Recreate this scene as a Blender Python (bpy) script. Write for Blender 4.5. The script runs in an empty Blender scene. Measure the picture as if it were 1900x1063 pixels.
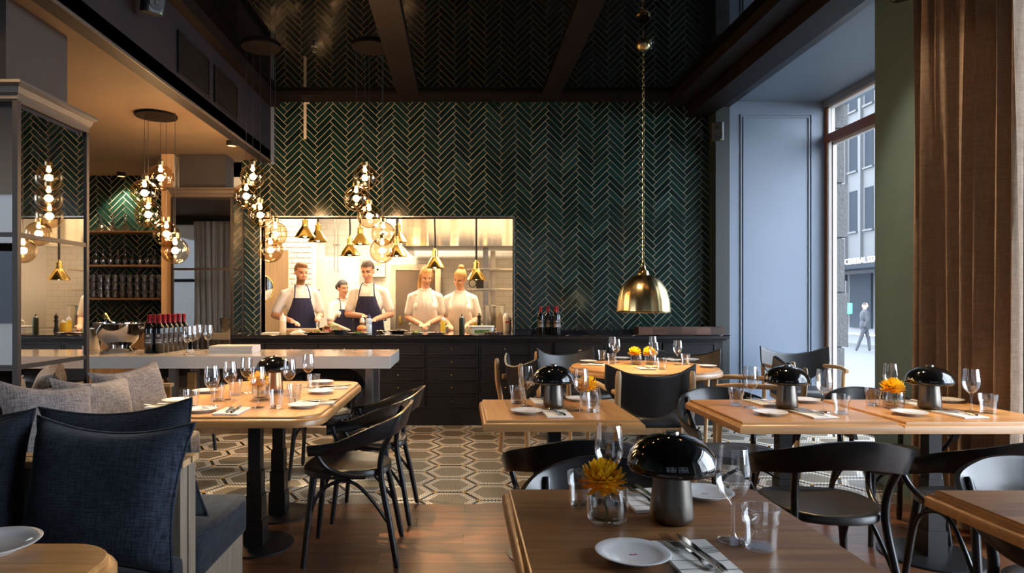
import bpy, bmesh, math, random
from mathutils import Vector, Matrix, Euler
random.seed(7)
scene = bpy.context.scene
COL = scene.collection
PI = math.pi

# ------------------------------------------------------------------ camera, sky, large lights, exposure
FPX, CX, CY, HC = 1220.0, 855.0, 561.0, 1.30       # focal length and principal point in pixels of the 1900x1063 frame, eye height
cam_d = bpy.data.cameras.new('camera'); cam = bpy.data.objects.new('camera', cam_d); COL.objects.link(cam)
cam.location = (0, 0, HC); cam.rotation_euler = (PI/2, 0, 0)
cam_d.sensor_width = 36; cam_d.lens = FPX/1900*36
cam_d.shift_x = (950-CX)/1900; cam_d.shift_y = (CY-531.5)/1900
cam_d.clip_start = .02; cam_d.clip_end = 200
scene.camera = cam

vs = scene.view_settings
vs.view_transform = 'Standard'; vs.look = 'None'; vs.gamma = 1; vs.use_curve_mapping = False
vs.exposure = 0.0
scene.cycles.sample_clamp_indirect = 6.0

world = bpy.data.worlds.new('sky'); scene.world = world; world.use_nodes = True
bg = world.node_tree.nodes['Background']
bg.inputs[0].default_value = (.80, .89, 1.0, 1); bg.inputs[1].default_value = 12.5

def light(name, kind, loc, power, color=(1, 1, 1), rot=(0, 0, 0), parent=None, **kw):
    d = bpy.data.lights.new(name, kind); d.energy = power; d.color = color
    for k, v in kw.items():
        setattr(d, k, v)
    o = bpy.data.objects.new(name, d); COL.objects.link(o); o.location = loc; o.rotation_euler = rot
    if parent: o.parent = parent
    return o
def portal(name, loc, rot, sx, sy):
    o = light(name, 'AREA', loc, 1, rot=rot, shape='RECTANGLE', size=sx, size_y=sy)
    o.data.cycles.is_portal = True
WARM = (1.0, .66, .36)
portal('far_bay_window_light', (4.0, 6.02, 1.9), (0, PI/2, 0), 3.2, 2.5)
portal('near_bay_window_light', (4.0, 1.44, 1.9), (0, PI/2, 0), 3.2, 4.0)
portal('rear_window_light', (-.6, -2.9, 1.7), (PI/2, 0, 0), 11.0, 3.0)
# warm area lights below the unseen kitchen ceiling, no fixtures built
for lx, ly in ((-1.7, 9.0), (.35, 8.25), (-.6, 9.8)):
    light('kitchen_ceiling_light', 'AREA', (lx, ly, 2.88), 105, (1, .80, .56), shape='RECTANGLE', size=1.3, size_y=.5)

# ------------------------------------------------------------------ materials
MATS = {}
def nodes_of(name):
    m = bpy.data.materials.new(name); m.use_nodes = True; MATS[name] = m
    return m, m.node_tree, m.node_tree.nodes['Principled BSDF']
def lk(nt, a, b): nt.links.new(a, b)
def pm(name, col, rough=.5, metal=0, spec=.5, emit=None, estr=0, var=0, vscale=8, bump=0, bscale=60, stretch=(1, 1, 1), coat=0, rnd=0, sheen=0, hue2=None):
    m, nt, b = nodes_of(name)
    b.inputs['Base Color'].default_value = (*col, 1); b.inputs['Roughness'].default_value = rough
    b.inputs['Metallic'].default_value = metal; b.inputs['Specular IOR Level'].default_value = spec
    b.inputs['Coat Weight'].default_value = coat; b.inputs['Coat Roughness'].default_value = .08
    if sheen: b.inputs['Sheen Weight'].default_value = sheen
    if emit: b.inputs['Emission Color'].default_value = (*emit, 1); b.inputs['Emission Strength'].default_value = estr
    src = None
    if var or bump:
        tc = nt.nodes.new('ShaderNodeTexCoord'); mp = nt.nodes.new('ShaderNodeMapping'); mp.inputs['Scale'].default_value = stretch
        lk(nt, tc.outputs['Object'], mp.inputs[0])
    if var:
        n = nt.nodes.new('ShaderNodeTexNoise'); n.inputs['Scale'].default_value = vscale; n.inputs['Detail'].default_value = 5
        lk(nt, mp.outputs[0], n.inputs['Vector'])
        mx = nt.nodes.new('ShaderNodeMix'); mx.data_type = 'RGBA'
        c2 = hue2 or tuple(min(1, c*(1+var)) for c in col); c1 = tuple(c*(1-var) for c in col)
        mx.inputs[6].default_value = (*c1, 1); mx.inputs[7].default_value = (*c2, 1)
        mr = nt.nodes.new('ShaderNodeMapRange'); mr.inputs[1].default_value = .3; mr.inputs[2].default_value = .7
        lk(nt, n.outputs[0], mr.inputs[0]); lk(nt, mr.outputs[0], mx.inputs[0]); src = mx.outputs[2]
    if rnd:
        oi = nt.nodes.new('ShaderNodeObjectInfo'); hs = nt.nodes.new('ShaderNodeHueSaturation')
        mr2 = nt.nodes.new('ShaderNodeMapRange'); mr2.inputs[3].default_value = 1-rnd; mr2.inputs[4].default_value = 1+rnd
        lk(nt, oi.outputs['Random'], mr2.inputs[0]); lk(nt, mr2.outputs[0], hs.inputs['Value'])
        if src: lk(nt, src, hs.inputs['Color'])
        else: hs.inputs['Color'].default_value = (*col, 1)
        src = hs.outputs[0]
    if src: lk(nt, src, b.inputs['Base Color'])
    if bump:
        n2 = nt.nodes.new('ShaderNodeTexNoise'); n2.inputs['Scale'].default_value = bscale; n2.inputs['Detail'].default_value = 3
        bp = nt.nodes.new('ShaderNodeBump'); bp.inputs['Strength'].default_value = bump; bp.inputs['Distance'].default_value = .01
        lk(nt, mp.outputs[0], n2.inputs['Vector']); lk(nt, n2.outputs[0], bp.inputs['Height']); lk(nt, bp.outputs[0], b.inputs['Normal'])
    return m
def wood(name, c1, c2, rough=.4, axis=0, rnd=.22, scale=1.0, coat=.15):
    """long-grained timber, grain along the given local axis"""
    m, nt, b = nodes_of(name)
    tc = nt.nodes.new('ShaderNodeTexCoord'); mp = nt.nodes.new('ShaderNodeMapping'); oi = nt.nodes.new('ShaderNodeObjectInfo')
    sc = [9*scale]*3; sc[axis] = .9*scale; mp.inputs['Scale'].default_value = sc
    ad = nt.nodes.new('ShaderNodeVectorMath'); ad.operation = 'ADD'
    mu = nt.nodes.new('ShaderNodeMath'); mu.operation = 'MULTIPLY'; mu.inputs[1].default_value = 37
    lk(nt, oi.outputs['Random'], mu.inputs[0]); lk(nt, tc.outputs['Object'], ad.inputs[0]); lk(nt, mu.outputs[0], ad.inputs[1]); lk(nt, ad.outputs[0], mp.inputs[0])
    n = nt.nodes.new('ShaderNodeTexNoise'); n.inputs['Scale'].default_value = 2.2; n.inputs['Detail'].default_value = 8; n.inputs['Distortion'].default_value = 1.2
    lk(nt, mp.outputs[0], n.inputs['Vector'])
    mr = nt.nodes.new('ShaderNodeMapRange'); mr.inputs[1].default_value = .32; mr.inputs[2].default_value = .68; lk(nt, n.outputs[0], mr.inputs[0])
    mx = nt.nodes.new('ShaderNodeMix'); mx.data_type = 'RGBA'; mx.inputs[6].default_value = (*c1, 1); mx.inputs[7].default_value = (*c2, 1)
    lk(nt, mr.outputs[0], mx.inputs[0])
    hs = nt.nodes.new('ShaderNodeHueSaturation'); mr2 = nt.nodes.new('ShaderNodeMapRange'); mr2.inputs[3].default_value = 1-rnd; mr2.inputs[4].default_value = 1+rnd
    lk(nt, oi.outputs['Random'], mr2.inputs[0]); lk(nt, mr2.outputs[0], hs.inputs['Value']); lk(nt, mx.outputs[2], hs.inputs['Color']); lk(nt, hs.outputs[0], b.inputs['Base Color'])
    b.inputs['Roughness'].default_value = rough; b.inputs['Coat Weight'].default_value = coat; b.inputs['Coat Roughness'].default_value = .2
    bp = nt.nodes.new('ShaderNodeBump'); bp.inputs['Strength'].default_value = .12; bp.inputs['Distance'].default_value = .004
    lk(nt, n.outputs[0], bp.inputs['Height']); lk(nt, bp.outputs[0], b.inputs['Normal'])
    return m
def thin_glass(name, tint=(1, 1, 1), ior=1.45, refl=(1, 1, 1), boost=1.0):
    """clear blown glass: transparent body with Fresnel reflection"""
    m, nt, b = nodes_of(name); nt.nodes.remove(b)
    out = nt.nodes['Material Output']
    t = nt.nodes.new('ShaderNodeBsdfTransparent'); t.inputs[0].default_value = (*tint, 1)
    g = nt.nodes.new('ShaderNodeBsdfGlossy'); g.inputs['Roughness'].default_value = .015; g.inputs['Color'].default_value = (*refl, 1)
    geo = nt.nodes.new('ShaderNodeNewGeometry'); dt = nt.nodes.new('ShaderNodeVectorMath'); dt.operation = 'DOT_PRODUCT'
    lk(nt, geo.outputs['Normal'], dt.inputs[0]); lk(nt, geo.outputs['Incoming'], dt.inputs[1])
    def mt(op, a, b=None, clampit=False):
        n = nt.nodes.new('ShaderNodeMath'); n.operation = op; n.use_clamp = clampit
        for i, v in enumerate((a, b)):
            if v is None: continue
            if isinstance(v, (int, float)): n.inputs[i].default_value = v
            else: lk(nt, v, n.inputs[i])
        return n.outputs[0]
    f0 = ((ior-1)/(ior+1))**2                                   # Schlick's Fresnel, the same from both sides of the thin wall
    fr = mt('ADD', mt('MULTIPLY', mt('POWER', mt('SUBTRACT', 1.0, mt('ABSOLUTE', dt.outputs['Value'])), 5.0), 1-f0), f0)
    mx = nt.nodes.new('ShaderNodeMixShader'); lk(nt, mt('MULTIPLY', fr, boost, True), mx.inputs[0])
    lk(nt, t.outputs[0], mx.inputs[1]); lk(nt, g.outputs[0], mx.inputs[2]); lk(nt, mx.outputs[0], out.inputs[0])
    return m
def fabric(name, c1, c2, s=260, rough=.95, bump=.5):
    """woven linen: two crossed wave weaves with slubs"""
    m, nt, b = nodes_of(name)
    tc = nt.nodes.new('ShaderNodeTexCoord')
    a = []
    for st in ((s, s*.09, s*.09), (s*.09, s*.09, s)):
        mp = nt.nodes.new('ShaderNodeMapping'); mp.inputs['Scale'].default_value = st; lk(nt, tc.outputs['Object'], mp.inputs[0])
        n = nt.nodes.new('ShaderNodeTexNoise'); n.inputs['Scale'].default_value = 1; n.inputs['Detail'].default_value = 2; lk(nt, mp.outputs[0], n.inputs['Vector']); a.append(n)
    ad = nt.nodes.new('ShaderNodeMath'); ad.operation = 'ADD'; lk(nt, a[0].outputs[0], ad.inputs[0]); lk(nt, a[1].outputs[0], ad.inputs[1])
    mr = nt.nodes.new('ShaderNodeMapRange'); mr.inputs[1].default_value = .78; mr.inputs[2].default_value = 1.25; lk(nt, ad.outputs[0], mr.inputs[0])
    mx = nt.nodes.new('ShaderNodeMix'); mx.data_type = 'RGBA'; mx.inputs[6].default_value = (*c1, 1); mx.inputs[7].default_value = (*c2, 1)
    lk(nt, mr.outputs[0], mx.inputs[0]); lk(nt, mx.outputs[2], b.inputs['Base Color'])
    bp = nt.nodes.new('ShaderNodeBump'); bp.inputs['Strength'].default_value = bump; bp.inputs['Distance'].default_value = .003
    lk(nt, ad.outputs[0], bp.inputs['Height']); lk(nt, bp.outputs[0], b.inputs['Normal'])
    b.inputs['Roughness'].default_value = rough; b.inputs['Sheen Weight'].default_value = .15; b.inputs['Specular IOR Level'].default_value = .2
    return m
def brickmat(name, c1, c2, mortar, bw, bh, msize=.004, rough=.4, bump=.3, axes='xy', offset=.5):
    m, nt, b = nodes_of(name)
    tc = nt.nodes.new('ShaderNodeTexCoord'); sep = nt.nodes.new('ShaderNodeSeparateXYZ'); cmb = nt.nodes.new('ShaderNodeCombineXYZ')
    lk(nt, tc.outputs['Object'], sep.inputs[0])
    for i, ax in enumerate(axes): lk(nt, sep.outputs['xyz'.index(ax)], cmb.inputs[i])
    t = nt.nodes.new('ShaderNodeTexBrick'); t.offset = offset
    t.inputs['Color1'].default_value = (*c1, 1); t.inputs['Color2'].default_value = (*c2, 1); t.inputs['Mortar'].default_value = (*mortar, 1)
    t.inputs['Scale'].default_value = 1; t.inputs['Brick Width'].default_value = bw; t.inputs['Row Height'].default_value = bh; t.inputs['Mortar Size'].default_value = msize
    lk(nt, cmb.outputs[0], t.inputs['Vector']); lk(nt, t.outputs[0], b.inputs['Base Color']); b.inputs['Roughness'].default_value = rough
    bp = nt.nodes.new('ShaderNodeBump'); bp.inputs['Strength'].default_value = bump; bp.inputs['Distance'].default_value = .003; bp.invert = True
    lk(nt, t.outputs['Fac'], bp.inputs['Height']); lk(nt, bp.outputs[0], b.inputs['Normal'])
    return m

pm('tile_green', (.006, .022, .019), .14, var=.5, vscale=3.0, rnd=.5, bump=.05, bscale=14, spec=.55)
pm('grout', (.62, .52, .38), .9, bump=.2, bscale=200)
pm('grout_dark', (.10, .09, .075), .9)
pm('ceiling_glass', (.002, .002, .003), .03, spec=.22, bump=.012, bscale=2.2)
pm('beam_dark', (.007, .0045, .0045), .55, spec=.18, var=.3, vscale=5, bump=.05)
pm('soffit_dark', (.012, .011, .016), .65, spec=.25, var=.12, vscale=3)
pm('plaster_warm', (.15, .11, .075), .8, var=.08, vscale=3, bump=.05, bscale=90)
pm('plaster_grey', (.034, .029, .028), .8, bump=.04, bscale=90)
pm('paint_blue', (.145, .185, .25), .45, var=.03, vscale=2, bump=.02, bscale=200)
pm('paint_bay_ceiling', (.13, .185, .245), .5, var=.03, vscale=2)
pm('paint_green', (.075, .125, .125), .6, var=.10, vscale=3, bump=.03, bscale=70)
pm('paint_dark_green', (.016, .022, .021), .55)
pm('cabinet_black', (.0085, .0085, .011), .42, bump=.03, bscale=90, stretch=(.3, 1, 6))
pm('marble_black', (.008, .008, .010), .07, var=.5, vscale=4)
pm('marble_vein', (.6, .58, .55), .1)
pm('white_lacquer', (.62, .58, .53), .10, spec=.5)
pm('bent_black', (.0085, .0085, .0095), .26, spec=.5, bump=.015, bscale=60)
pm('seat_black', (.012, .011, .010), .36, spec=.5)
pm('leather_black', (.013, .014, .016), .42, bump=.06, bscale=160)
pm('metal_black', (.012, .012, .013), .38, metal=.3)
pm('steel', (.58, .55, .50), .24, 1, var=.06, vscale=30, stretch=(.1, 1, 1))
pm('steel_grey', (.34, .335, .33), .35, 1, var=.15, vscale=12)
pm('chrome', (.82, .80, .76), .05, 1)
pm('cutlery', (.55, .53, .50), .12, 1)
pm('brass', (.80, .55, .16), .16, 1)
pm('brass_aged', (.56, .44, .22), .25, 1, var=.2, vscale=22, stretch=(1, 1, .15))
pm('brass_dark', (.36, .26, .12), .3, 1)
pm('bronze_frame', (.035, .030, .028), .45, .5)
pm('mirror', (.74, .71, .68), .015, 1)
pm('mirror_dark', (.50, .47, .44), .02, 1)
pm('cornice', (.085, .066, .052), .45)
pm('canopy_brown', (.010, .007, .006), .75, spec=.15)
pm('cord_black', (.006, .006, .006), .6)
thin_glass('glass', (.985, .985, .985), 1.5, boost=2.4)
thin_glass('glass_thick', (.955, .96, .96), 1.55, boost=2.4)
thin_glass('glass_amber', (.84, .72, .56), 1.6, (1, .88, .70), 1.9)
thin_glass('glass_shelf', (.90, .91, .92), 1.6, boost=5.0)
thin_glass('window_glass', (.97, .98, .99), 1.25)
thin_glass('water', (.95, .96, .97), 1.33)
pm('bulb', (1, .8, .5), .4, emit=(1, .70, .36), estr=60)
pm('lamp_black_gloss', (.004, .004, .004), .035, coat=.6)
pm('lamp_steel', (.17, .155, .135), .32, 1, var=.10, vscale=60, stretch=(1, 1, .05))
pm('lamp_copper', (.40, .22, .12), .3, 1)
pm('porcelain', (.72, .72, .73), .12, coat=.4)
pm('porcelain_mark', (.22, .01, .05), .3)
pm('porcelain_dark', (.02, .024, .03), .3)
pm('napkin_cloth', (.72, .69, .65), .9, bump=.25, bscale=400)
pm('napkin_stripe', (.045, .10, .095), .9)
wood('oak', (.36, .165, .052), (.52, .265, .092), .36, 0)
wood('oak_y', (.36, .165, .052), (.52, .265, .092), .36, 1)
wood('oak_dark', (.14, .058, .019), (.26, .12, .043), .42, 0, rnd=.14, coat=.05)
wood('oak_light', (.46, .28, .13), (.58, .38, .20), .5, 2, rnd=.06)
wood('oak_grey', (.20, .155, .115), (.30, .24, .18), .55, 2, rnd=.1)
wood('floor_wood', (.075, .026, .010), (.165, .062, .024), .38, 0, rnd=.34, coat=.1)
wood('shelf_wood', (.40, .23, .11), (.52, .33, .17), .5, 0)
wood('walnut', (.05, .022, .014), (.10, .05, .032), .4, 0, rnd=.5)
wood('kitchen_wood', (.62, .42, .24), (.72, .52, .32), .5, 2, rnd=.05)
brickmat('mosaic_tan', (.20, .165, .105), (.25, .21, .14), (.035, .032, .03), .024, .021, .0028, .32, .25)
brickmat('mosaic_white', (.78, .73, .63), (.85, .80, .70), (.06, .055, .05), .024, .021, .0028, .32, .25)
pm('mosaic_black', (.006, .006, .007), .5, spec=.2)
pm('mosaic_yellow', (.72, .36, .02), .3)
fabric('linen_navy', (.006, .008, .014), (.030, .040, .062))
fabric('linen_navy_dark', (.007, .009, .014), (.022, .027, .040))
fabric('linen_grey', (.085, .075, .078), (.23, .205, .205))
fabric('linen_curtain', (.33, .235, .165), (.50, .375, .275), 150, .95, .35)
def translucent(name, col, k):
    nt = M0 = MATS[name].node_tree; b = nt.nodes['Principled BSDF']; out = nt.nodes['Material Output']
    t = nt.nodes.new('ShaderNodeBsdfTranslucent'); t.inputs[0].default_value = (*col, 1); mx = nt.nodes.new('ShaderNodeMixShader'); mx.inputs[0].default_value = k
    lk(nt, b.outputs[0], mx.inputs[1]); lk(nt, t.outputs[0], mx.inputs[2]); lk(nt, mx.outputs[0], out.inputs[0])
translucent('linen_curtain', (.5, .37, .26), .35)

fabric('linen_sheer', (.42, .40, .37), (.62, .60, .56), 150)
translucent('linen_sheer', (.7, .68, .64), .5)
pm('petal', (1.0, .60, .015), .6, var=.1, vscale=30, hue2=(1, .72, .03))
pm('petal_deep', (1.0, .46, .010), .6)
pm('leaf', (.05, .16, .02), .6)
pm('stem', (.07, .13, .03), .6)
pm('wine_bottle', (.006, .007, .007), .06, coat=.3)
pm('foil_red', (.24, .006, .012), .3, .2)
pm('label_dark', (.035, .028, .028), .6)
pm('label_cream', (.42, .38, .33), .6)
pm('skin', (.60, .30, .185), .5, var=.06, vscale=20)
pm('skin_dark', (.48, .25, .16), .5)
pm('lips', (.45, .14, .11), .5)
pm('eye_dark', (.02, .015, .012), .3)
pm('hair_ginger', (.20, .085, .028), .6, bump=.5, bscale=50, stretch=(3, 3, .6))
pm('hair_brown', (.055, .032, .02), .6, bump=.5, bscale=50, stretch=(3, 3, .6))
pm('hair_dark', (.018, .013, .011), .6, bump=.4, bscale=50)
pm('hair_blonde', (.40, .22, .065), .55, bump=.5, bscale=50, stretch=(3, 3, .6))
pm('chef_white', (.74, .70, .66), .85, bump=.15, bscale=25)
pm('apron_navy', (.012, .014, .052), .8, bump=.1, bscale=30)
pm('trouser_dark', (.02, .02, .024), .8)
pm('white_plastic', (.75, .72, .66), .35)
pm('sauce_cream', (.70, .56, .36), .4)
pm('sauce_brown', (.20, .09, .03), .4)
pm('sauce_yellow', (.75, .52, .03), .4)
pm('sauce_dark', (.02, .03, .012), .3)
pm('blue_cap', (.02, .04, .14), .4)
pm('clear_blue', (.45, .58, .72), .25)
pm('red_plastic', (.5, .03, .02), .4)
pm('green_food', (.08, .20, .02), .6, var=.5, vscale=60, bump=.6, bscale=70)
pm('meat', (.22, .035, .025), .5, var=.4, vscale=50, bump=.5)
pm('bun', (.52, .24, .06), .5)
pm('bread', (.60, .40, .18), .7)
pm('nut_brown', (.06, .03, .02), .5)
pm('box_clear', (.55, .60, .58), .25)
pm('kitchen_white', (.80, .76, .70), .4)
brickmat('kitchen_tile', (.80, .76, .70), (.78, .74, .68), (.62, .57, .50), .2, .1, .004, .15, .4, 'xz')
pm('subway', (.78, .74, .68), .12)
pm('dark_door', (.16, .125, .10), .3, .6)
pm('glass_dark', (.02, .018, .016), .08)
pm('led_green', (.2, .8, .1), .4, emit=(.35, .8, .1), estr=1.5)
pm('speaker_grey', (.02, .02, .021), .4)
pm('speaker_cone', (.012, .012, .013), .5)
pm('facade', (.072, .074, .078), .8, bump=.05)
pm('facade_dark', (.016, .020, .027), .7, spec=.08)
pm('facade_stone', (.085, .084, .082), .9, bump=.9, bscale=28, var=.15, vscale=25)
pm('facade_clap', (.30, .34, .31), .8)
pm('street', (.075, .08, .085), .8, var=.08)
pm('pavement', (.10, .105, .11), .85)
pm('sign_white', (.9, .9, .9), .5, emit=(1, 1, 1), estr=.9)  # emission added so the letters show pure white
pm('green_lamp', (.05, .7, .35), .4, emit=(.05, .9, .4), estr=3)
pm('teal', (.02, .30, .25), .6)
pm('window_wood', (.17, .065, .035), .35)
pm('window_white', (.50, .47, .44), .5)
pm('coat_dark', (.03, .032, .04), .8)
pm('paper', (.62, .56, .50), .8)
pm('tape', (.62, .54, .42), .7)
translucent('petal', (1, .62, .02), .35); translucent('petal_deep', (1, .48, .01), .35)

# ------------------------------------------------------------------ mesh helpers
def M(n): return MATS[n]
def px(x, y, Y): return Vector(((x-CX)*Y/FPX, Y, HC-(y-CY)*Y/FPX))          # pixel + depth -> point
def onz(x, y, z):                                                            # pixel on the horizontal plane z
    Y = (HC-z)*FPX/(y-CY); return Vector(((x-CX)*Y/FPX, Y, z))
class MB:
    def __init__(s): s.v = []; s.f = []; s.m = []
    def add(s, vs, fs, mi=0):
        o = len(s.v); s.v += [tuple(v) for v in vs]; s.f += [[i+o for i in f] for f in fs]; s.m += [mi]*len(fs); return s
    def box(s, a, b, mi=0, mat=None):
        x0, y0, z0 = a; x1, y1, z1 = b
        vs = [(x0, y0, z0), (x1, y0, z0), (x1, y1, z0), (x0, y1, z0), (x0, y0, z1), (x1, y0, z1), (x1, y1, z1), (x0, y1, z1)]
        if mat: vs = [mat @ Vector(v) for v in vs]
        return s.add(vs, [(0, 3, 2, 1), (4, 5, 6, 7), (0, 1, 5, 4), (1, 2, 6, 5), (2, 3, 7, 6), (3, 0, 4, 7)], mi)
    def cbox(s, c, d, mi=0, mat=None):
        return s.box([c[i]-d[i]/2 for i in range(3)], [c[i]+d[i]/2 for i in range(3)], mi, mat)
    def prism(s, poly, z0, z1, mi=0, fn=None):
        n = len(poly); fn = fn or (lambda x, y, z: (x, y, z))
        vs = [fn(x, y, z0) for x, y in poly]+[fn(x, y, z1) for x, y in poly]
        return s.add(vs, [list(range(n))[::-1], list(range(n, 2*n))]+[(i, (i+1) % n, n+(i+1) % n, n+i) for i in range(n)], mi)
    def rings(s, R, closed=True, cap0=False, cap1=False, mi=0, loop=False):
        n = len(R[0]); vs = [p for r in R for p in r]; fs = []
        k = len(R)
        for j in range(k if loop else k-1):
            a, b = j*n, ((j+1) % k)*n
            for i in range(n if closed else n-1):
                i2 = (i+1) % n; fs.append((a+i, a+i2, b+i2, b+i))
        if cap0: fs.append(list(range(n))[::-1])
        if cap1: fs.append([(k-1)*n+i for i in range(n)])
        return s.add(vs, fs, mi)
    def lathe(s, prof, n=24, c=(0, 0, 0), mi=0, cap0=True, cap1=True, loop=False, wob=None):
        R = []
        for r, z in prof:
            R.append([(c[0]+max(r, 1e-5)*(wob(i/n*2*PI, z) if wob else 1)*math.cos(2*PI*i/n), c[1]+max(r, 1e-5)*(wob(i/n*2*PI, z) if wob else 1)*math.sin(2*PI*i/n), c[2]+z) for i in range(n)])
        return s.rings(R, True, cap0 and not loop, cap1 and not loop, mi, loop)
    def tube(s, pts, r, n=8, mi=0, closed=False, flat=None):
        P = [Vector(p) for p in pts]; k = len(P)
        rr = r if isinstance(r, (list, tuple)) else [r]*k
        R = []; up = None
        for i in range(k):
            a = P[(i-1) % k] if (closed or i > 0) else P[0]; b = P[(i+1) % k] if (closed or i < k-1) else P[-1]
            t = (b-a).normalized()
            if up is None:
                up = Vector((0, 0, 1)) if abs(t.z) < .9 else Vector((1, 0, 0))
            u = (up-t*up.dot(t)).normalized(); w = t.cross(u); up = u
            R.append([P[i]+(u*math.cos(2*PI*j/n)+w*math.sin(2*PI*j/n)*(flat or 1))*rr[i] for j in range(n)])
        return s.rings(R, True, not closed, not closed, mi, closed)
    def ball(s, c, r, n=16, m=10, mi=0, rot=None):
        rx, ry, rz = r if isinstance(r, (list, tuple)) else (r, r, r); R = []
        for j in range(m+1):
            a = PI*j/m; q = max(math.sin(a), 1e-3)
            R.append([Vector((rx*q*math.cos(2*PI*i/n), ry*q*math.sin(2*PI*i/n), -rz*math.cos(a))) for i in range(n)])
        R = [[(rot @ p if rot else p)+Vector(c) for p in r_] for r_ in R]
        return s.rings(R, True, True, True, mi)
    def cone(s, a, b, r0, r1, n=12, mi=0): return s.tube([a, b], [r0, r1], n, mi)
    def obj(s, name, mat=None, parent=None, smooth=None, bevel=0, seg=2, fix=True, loc=None):
        me = bpy.data.meshes.new(name); me.from_pydata(s.v, [], s.f)
        for m_ in (mat if isinstance(mat, (list, tuple)) else [mat]): me.materials.append(M(m_))
        if any(s.m):
            for p, i in zip(me.polygons, s.m): p.material_index = i
        if bevel or fix:
            bm = bmesh.new(); bm.from_mesh(me)
            if bevel:
                bmesh.ops.remove_doubles(bm, verts=bm.verts, dist=1e-6)
                es = [e for e in bm.edges if len(e.link_faces) == 2 and e.calc_face_angle(0) > .5]
                bmesh.ops.bevel(bm, geom=es, offset=bevel, segments=seg, affect='EDGES', profile=.6)
            bmesh.ops.recalc_face_normals(bm, faces=bm.faces); bm.to_mesh(me); bm.free()
        if smooth is not None:
            for p in me.polygons: p.use_smooth = True
            me.set_sharp_from_angle(angle=math.radians(smooth))
        return put(name, me, parent, loc)
def put(name, me, parent=None, loc=None):
    o = bpy.data.objects.new(name, me); COL.objects.link(o)
    if parent: o.parent = parent
    if loc is not None: o.location = loc
    return o
def tag(o, label=None, cat=None, group=None, kind=None):
    for k, v in (('label', label), ('category', cat), ('group', group), ('kind', kind)):
        if v: o[k] = v
    return o
def thing(name, label, cat, loc=(0, 0, 0), rz=0, group=None):
    o = bpy.data.objects.new(name, None); COL.objects.link(o); o.location = loc; o.rotation_euler = (0, 0, rz)
    o.empty_display_size = .1
    return tag(o, label, cat, group)
def dup(src, parent=None):
    c = src.copy(); COL.objects.link(c); c.parent = parent
    for ch in KIDS.get(src.name, []): dup(ch, c)
    return c
KIDS = {}
def index_kids(root):
    KIDS[root.name] = [o for o in root.children]
    for o in KIDS[root.name]: index_kids(o)
class Proto:
    """first call uses the built original, later calls copy it with its parts"""
    def __init__(s, root): s.root = root; s.used = False; index_kids(root)
    def at(s, loc, rz=0, label=None, group=None, scale=None):
        o = s.root if not s.used else dup(s.root)
        s.used = True
        o.location = loc; o.rotation_euler = (0, 0, rz)
        if scale: o.scale = scale if isinstance(scale, (tuple, list)) else (scale,)*3
        if label: o['label'] = label
        if group: o['group'] = group
        return o
def spline(pts, k=6, closed=False):
    """Catmull-Rom through the points"""
    P = [Vector(p) for p in pts]; n = len(P); out = []
    for i in range(n if closed else n-1):
        g = (lambda j: P[j % n]) if closed else (lambda j: P[max(0, min(n-1, j))])
        p0, p1, p2, p3 = g(i-1), g(i), g(i+1), g(i+2)
        for q in range(k):
            t = q/k
            out.append(.5*((2*p1)+(p2-p0)*t+(2*p0-5*p1+4*p2-p3)*t*t+(3*p1-p0-3*p2+p3)*t**3))
    if not closed: out.append(P[-1])
    return out
def lerpl(L, t):
    x = t*(len(L)-1); i = min(int(x), len(L)-2); f = x-i; return L[i]*(1-f)+L[i+1]*f
def clip(poly, conv):
    """Sutherland-Hodgman: polygon against a convex counter-clockwise polygon"""
    out = list(poly); n = len(conv)
    for i in range(n):
        ax, ay = conv[i]; bx, by = conv[(i+1) % n]; inp = out; out = []
        if not inp: break
        sd = lambda p: (bx-ax)*(p[1]-ay)-(by-ay)*(p[0]-ax)
        for j in range(len(inp)):
            p, q = inp[j], inp[(j+1) % len(inp)]; sp, sq = sd(p), sd(q)
            if sp >= 0: out.append(p)
            if (sp > 1e-9 and sq < -1e-9) or (sp < -1e-9 and sq > 1e-9):
                t = sp/(sp-sq); out.append((p[0]+(q[0]-p[0])*t, p[1]+(q[1]-p[1])*t))
    return out
def area(p): return abs(sum(p[i][0]*p[(i+1) % len(p)][1]-p[(i+1) % len(p)][0]*p[i][1] for i in range(len(p))))/2
def rect(x0, y0, x1, y1): return [(x0, y0), (x1, y0), (x1, y1), (x0, y1)]
def rrect(w, d, r, n=6):
    o = []
    for cx, cy, a0 in ((w/2-r, d/2-r, 0), (-w/2+r, d/2-r, 1), (-w/2+r, -d/2+r, 2), (w/2-r, -d/2+r, 3)):
        for i in range(n+1): a = (a0+i/n)*PI/2; o.append((cx+r*math.cos(a), cy+r*math.sin(a)))
    return o
def struct(name, mb, mat, **kw):
    return tag(mb.obj(name, mat, **kw), kind='structure')
def text_obj(name, body, size, mat, loc, rot, parent=None, extrude=.003):
    c = bpy.data.curves.new(name, 'FONT'); c.body = body; c.size = size; c.extrude = extrude; c.align_x = 'LEFT'
    t = bpy.data.objects.new(name, c); COL.objects.link(t)
    me = bpy.data.meshes.new_from_object(t); bpy.data.objects.remove(t); me.materials.clear(); me.materials.append(M(mat))
    o = put(name, me, parent, loc); o.rotation_euler = rot; return o

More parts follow.
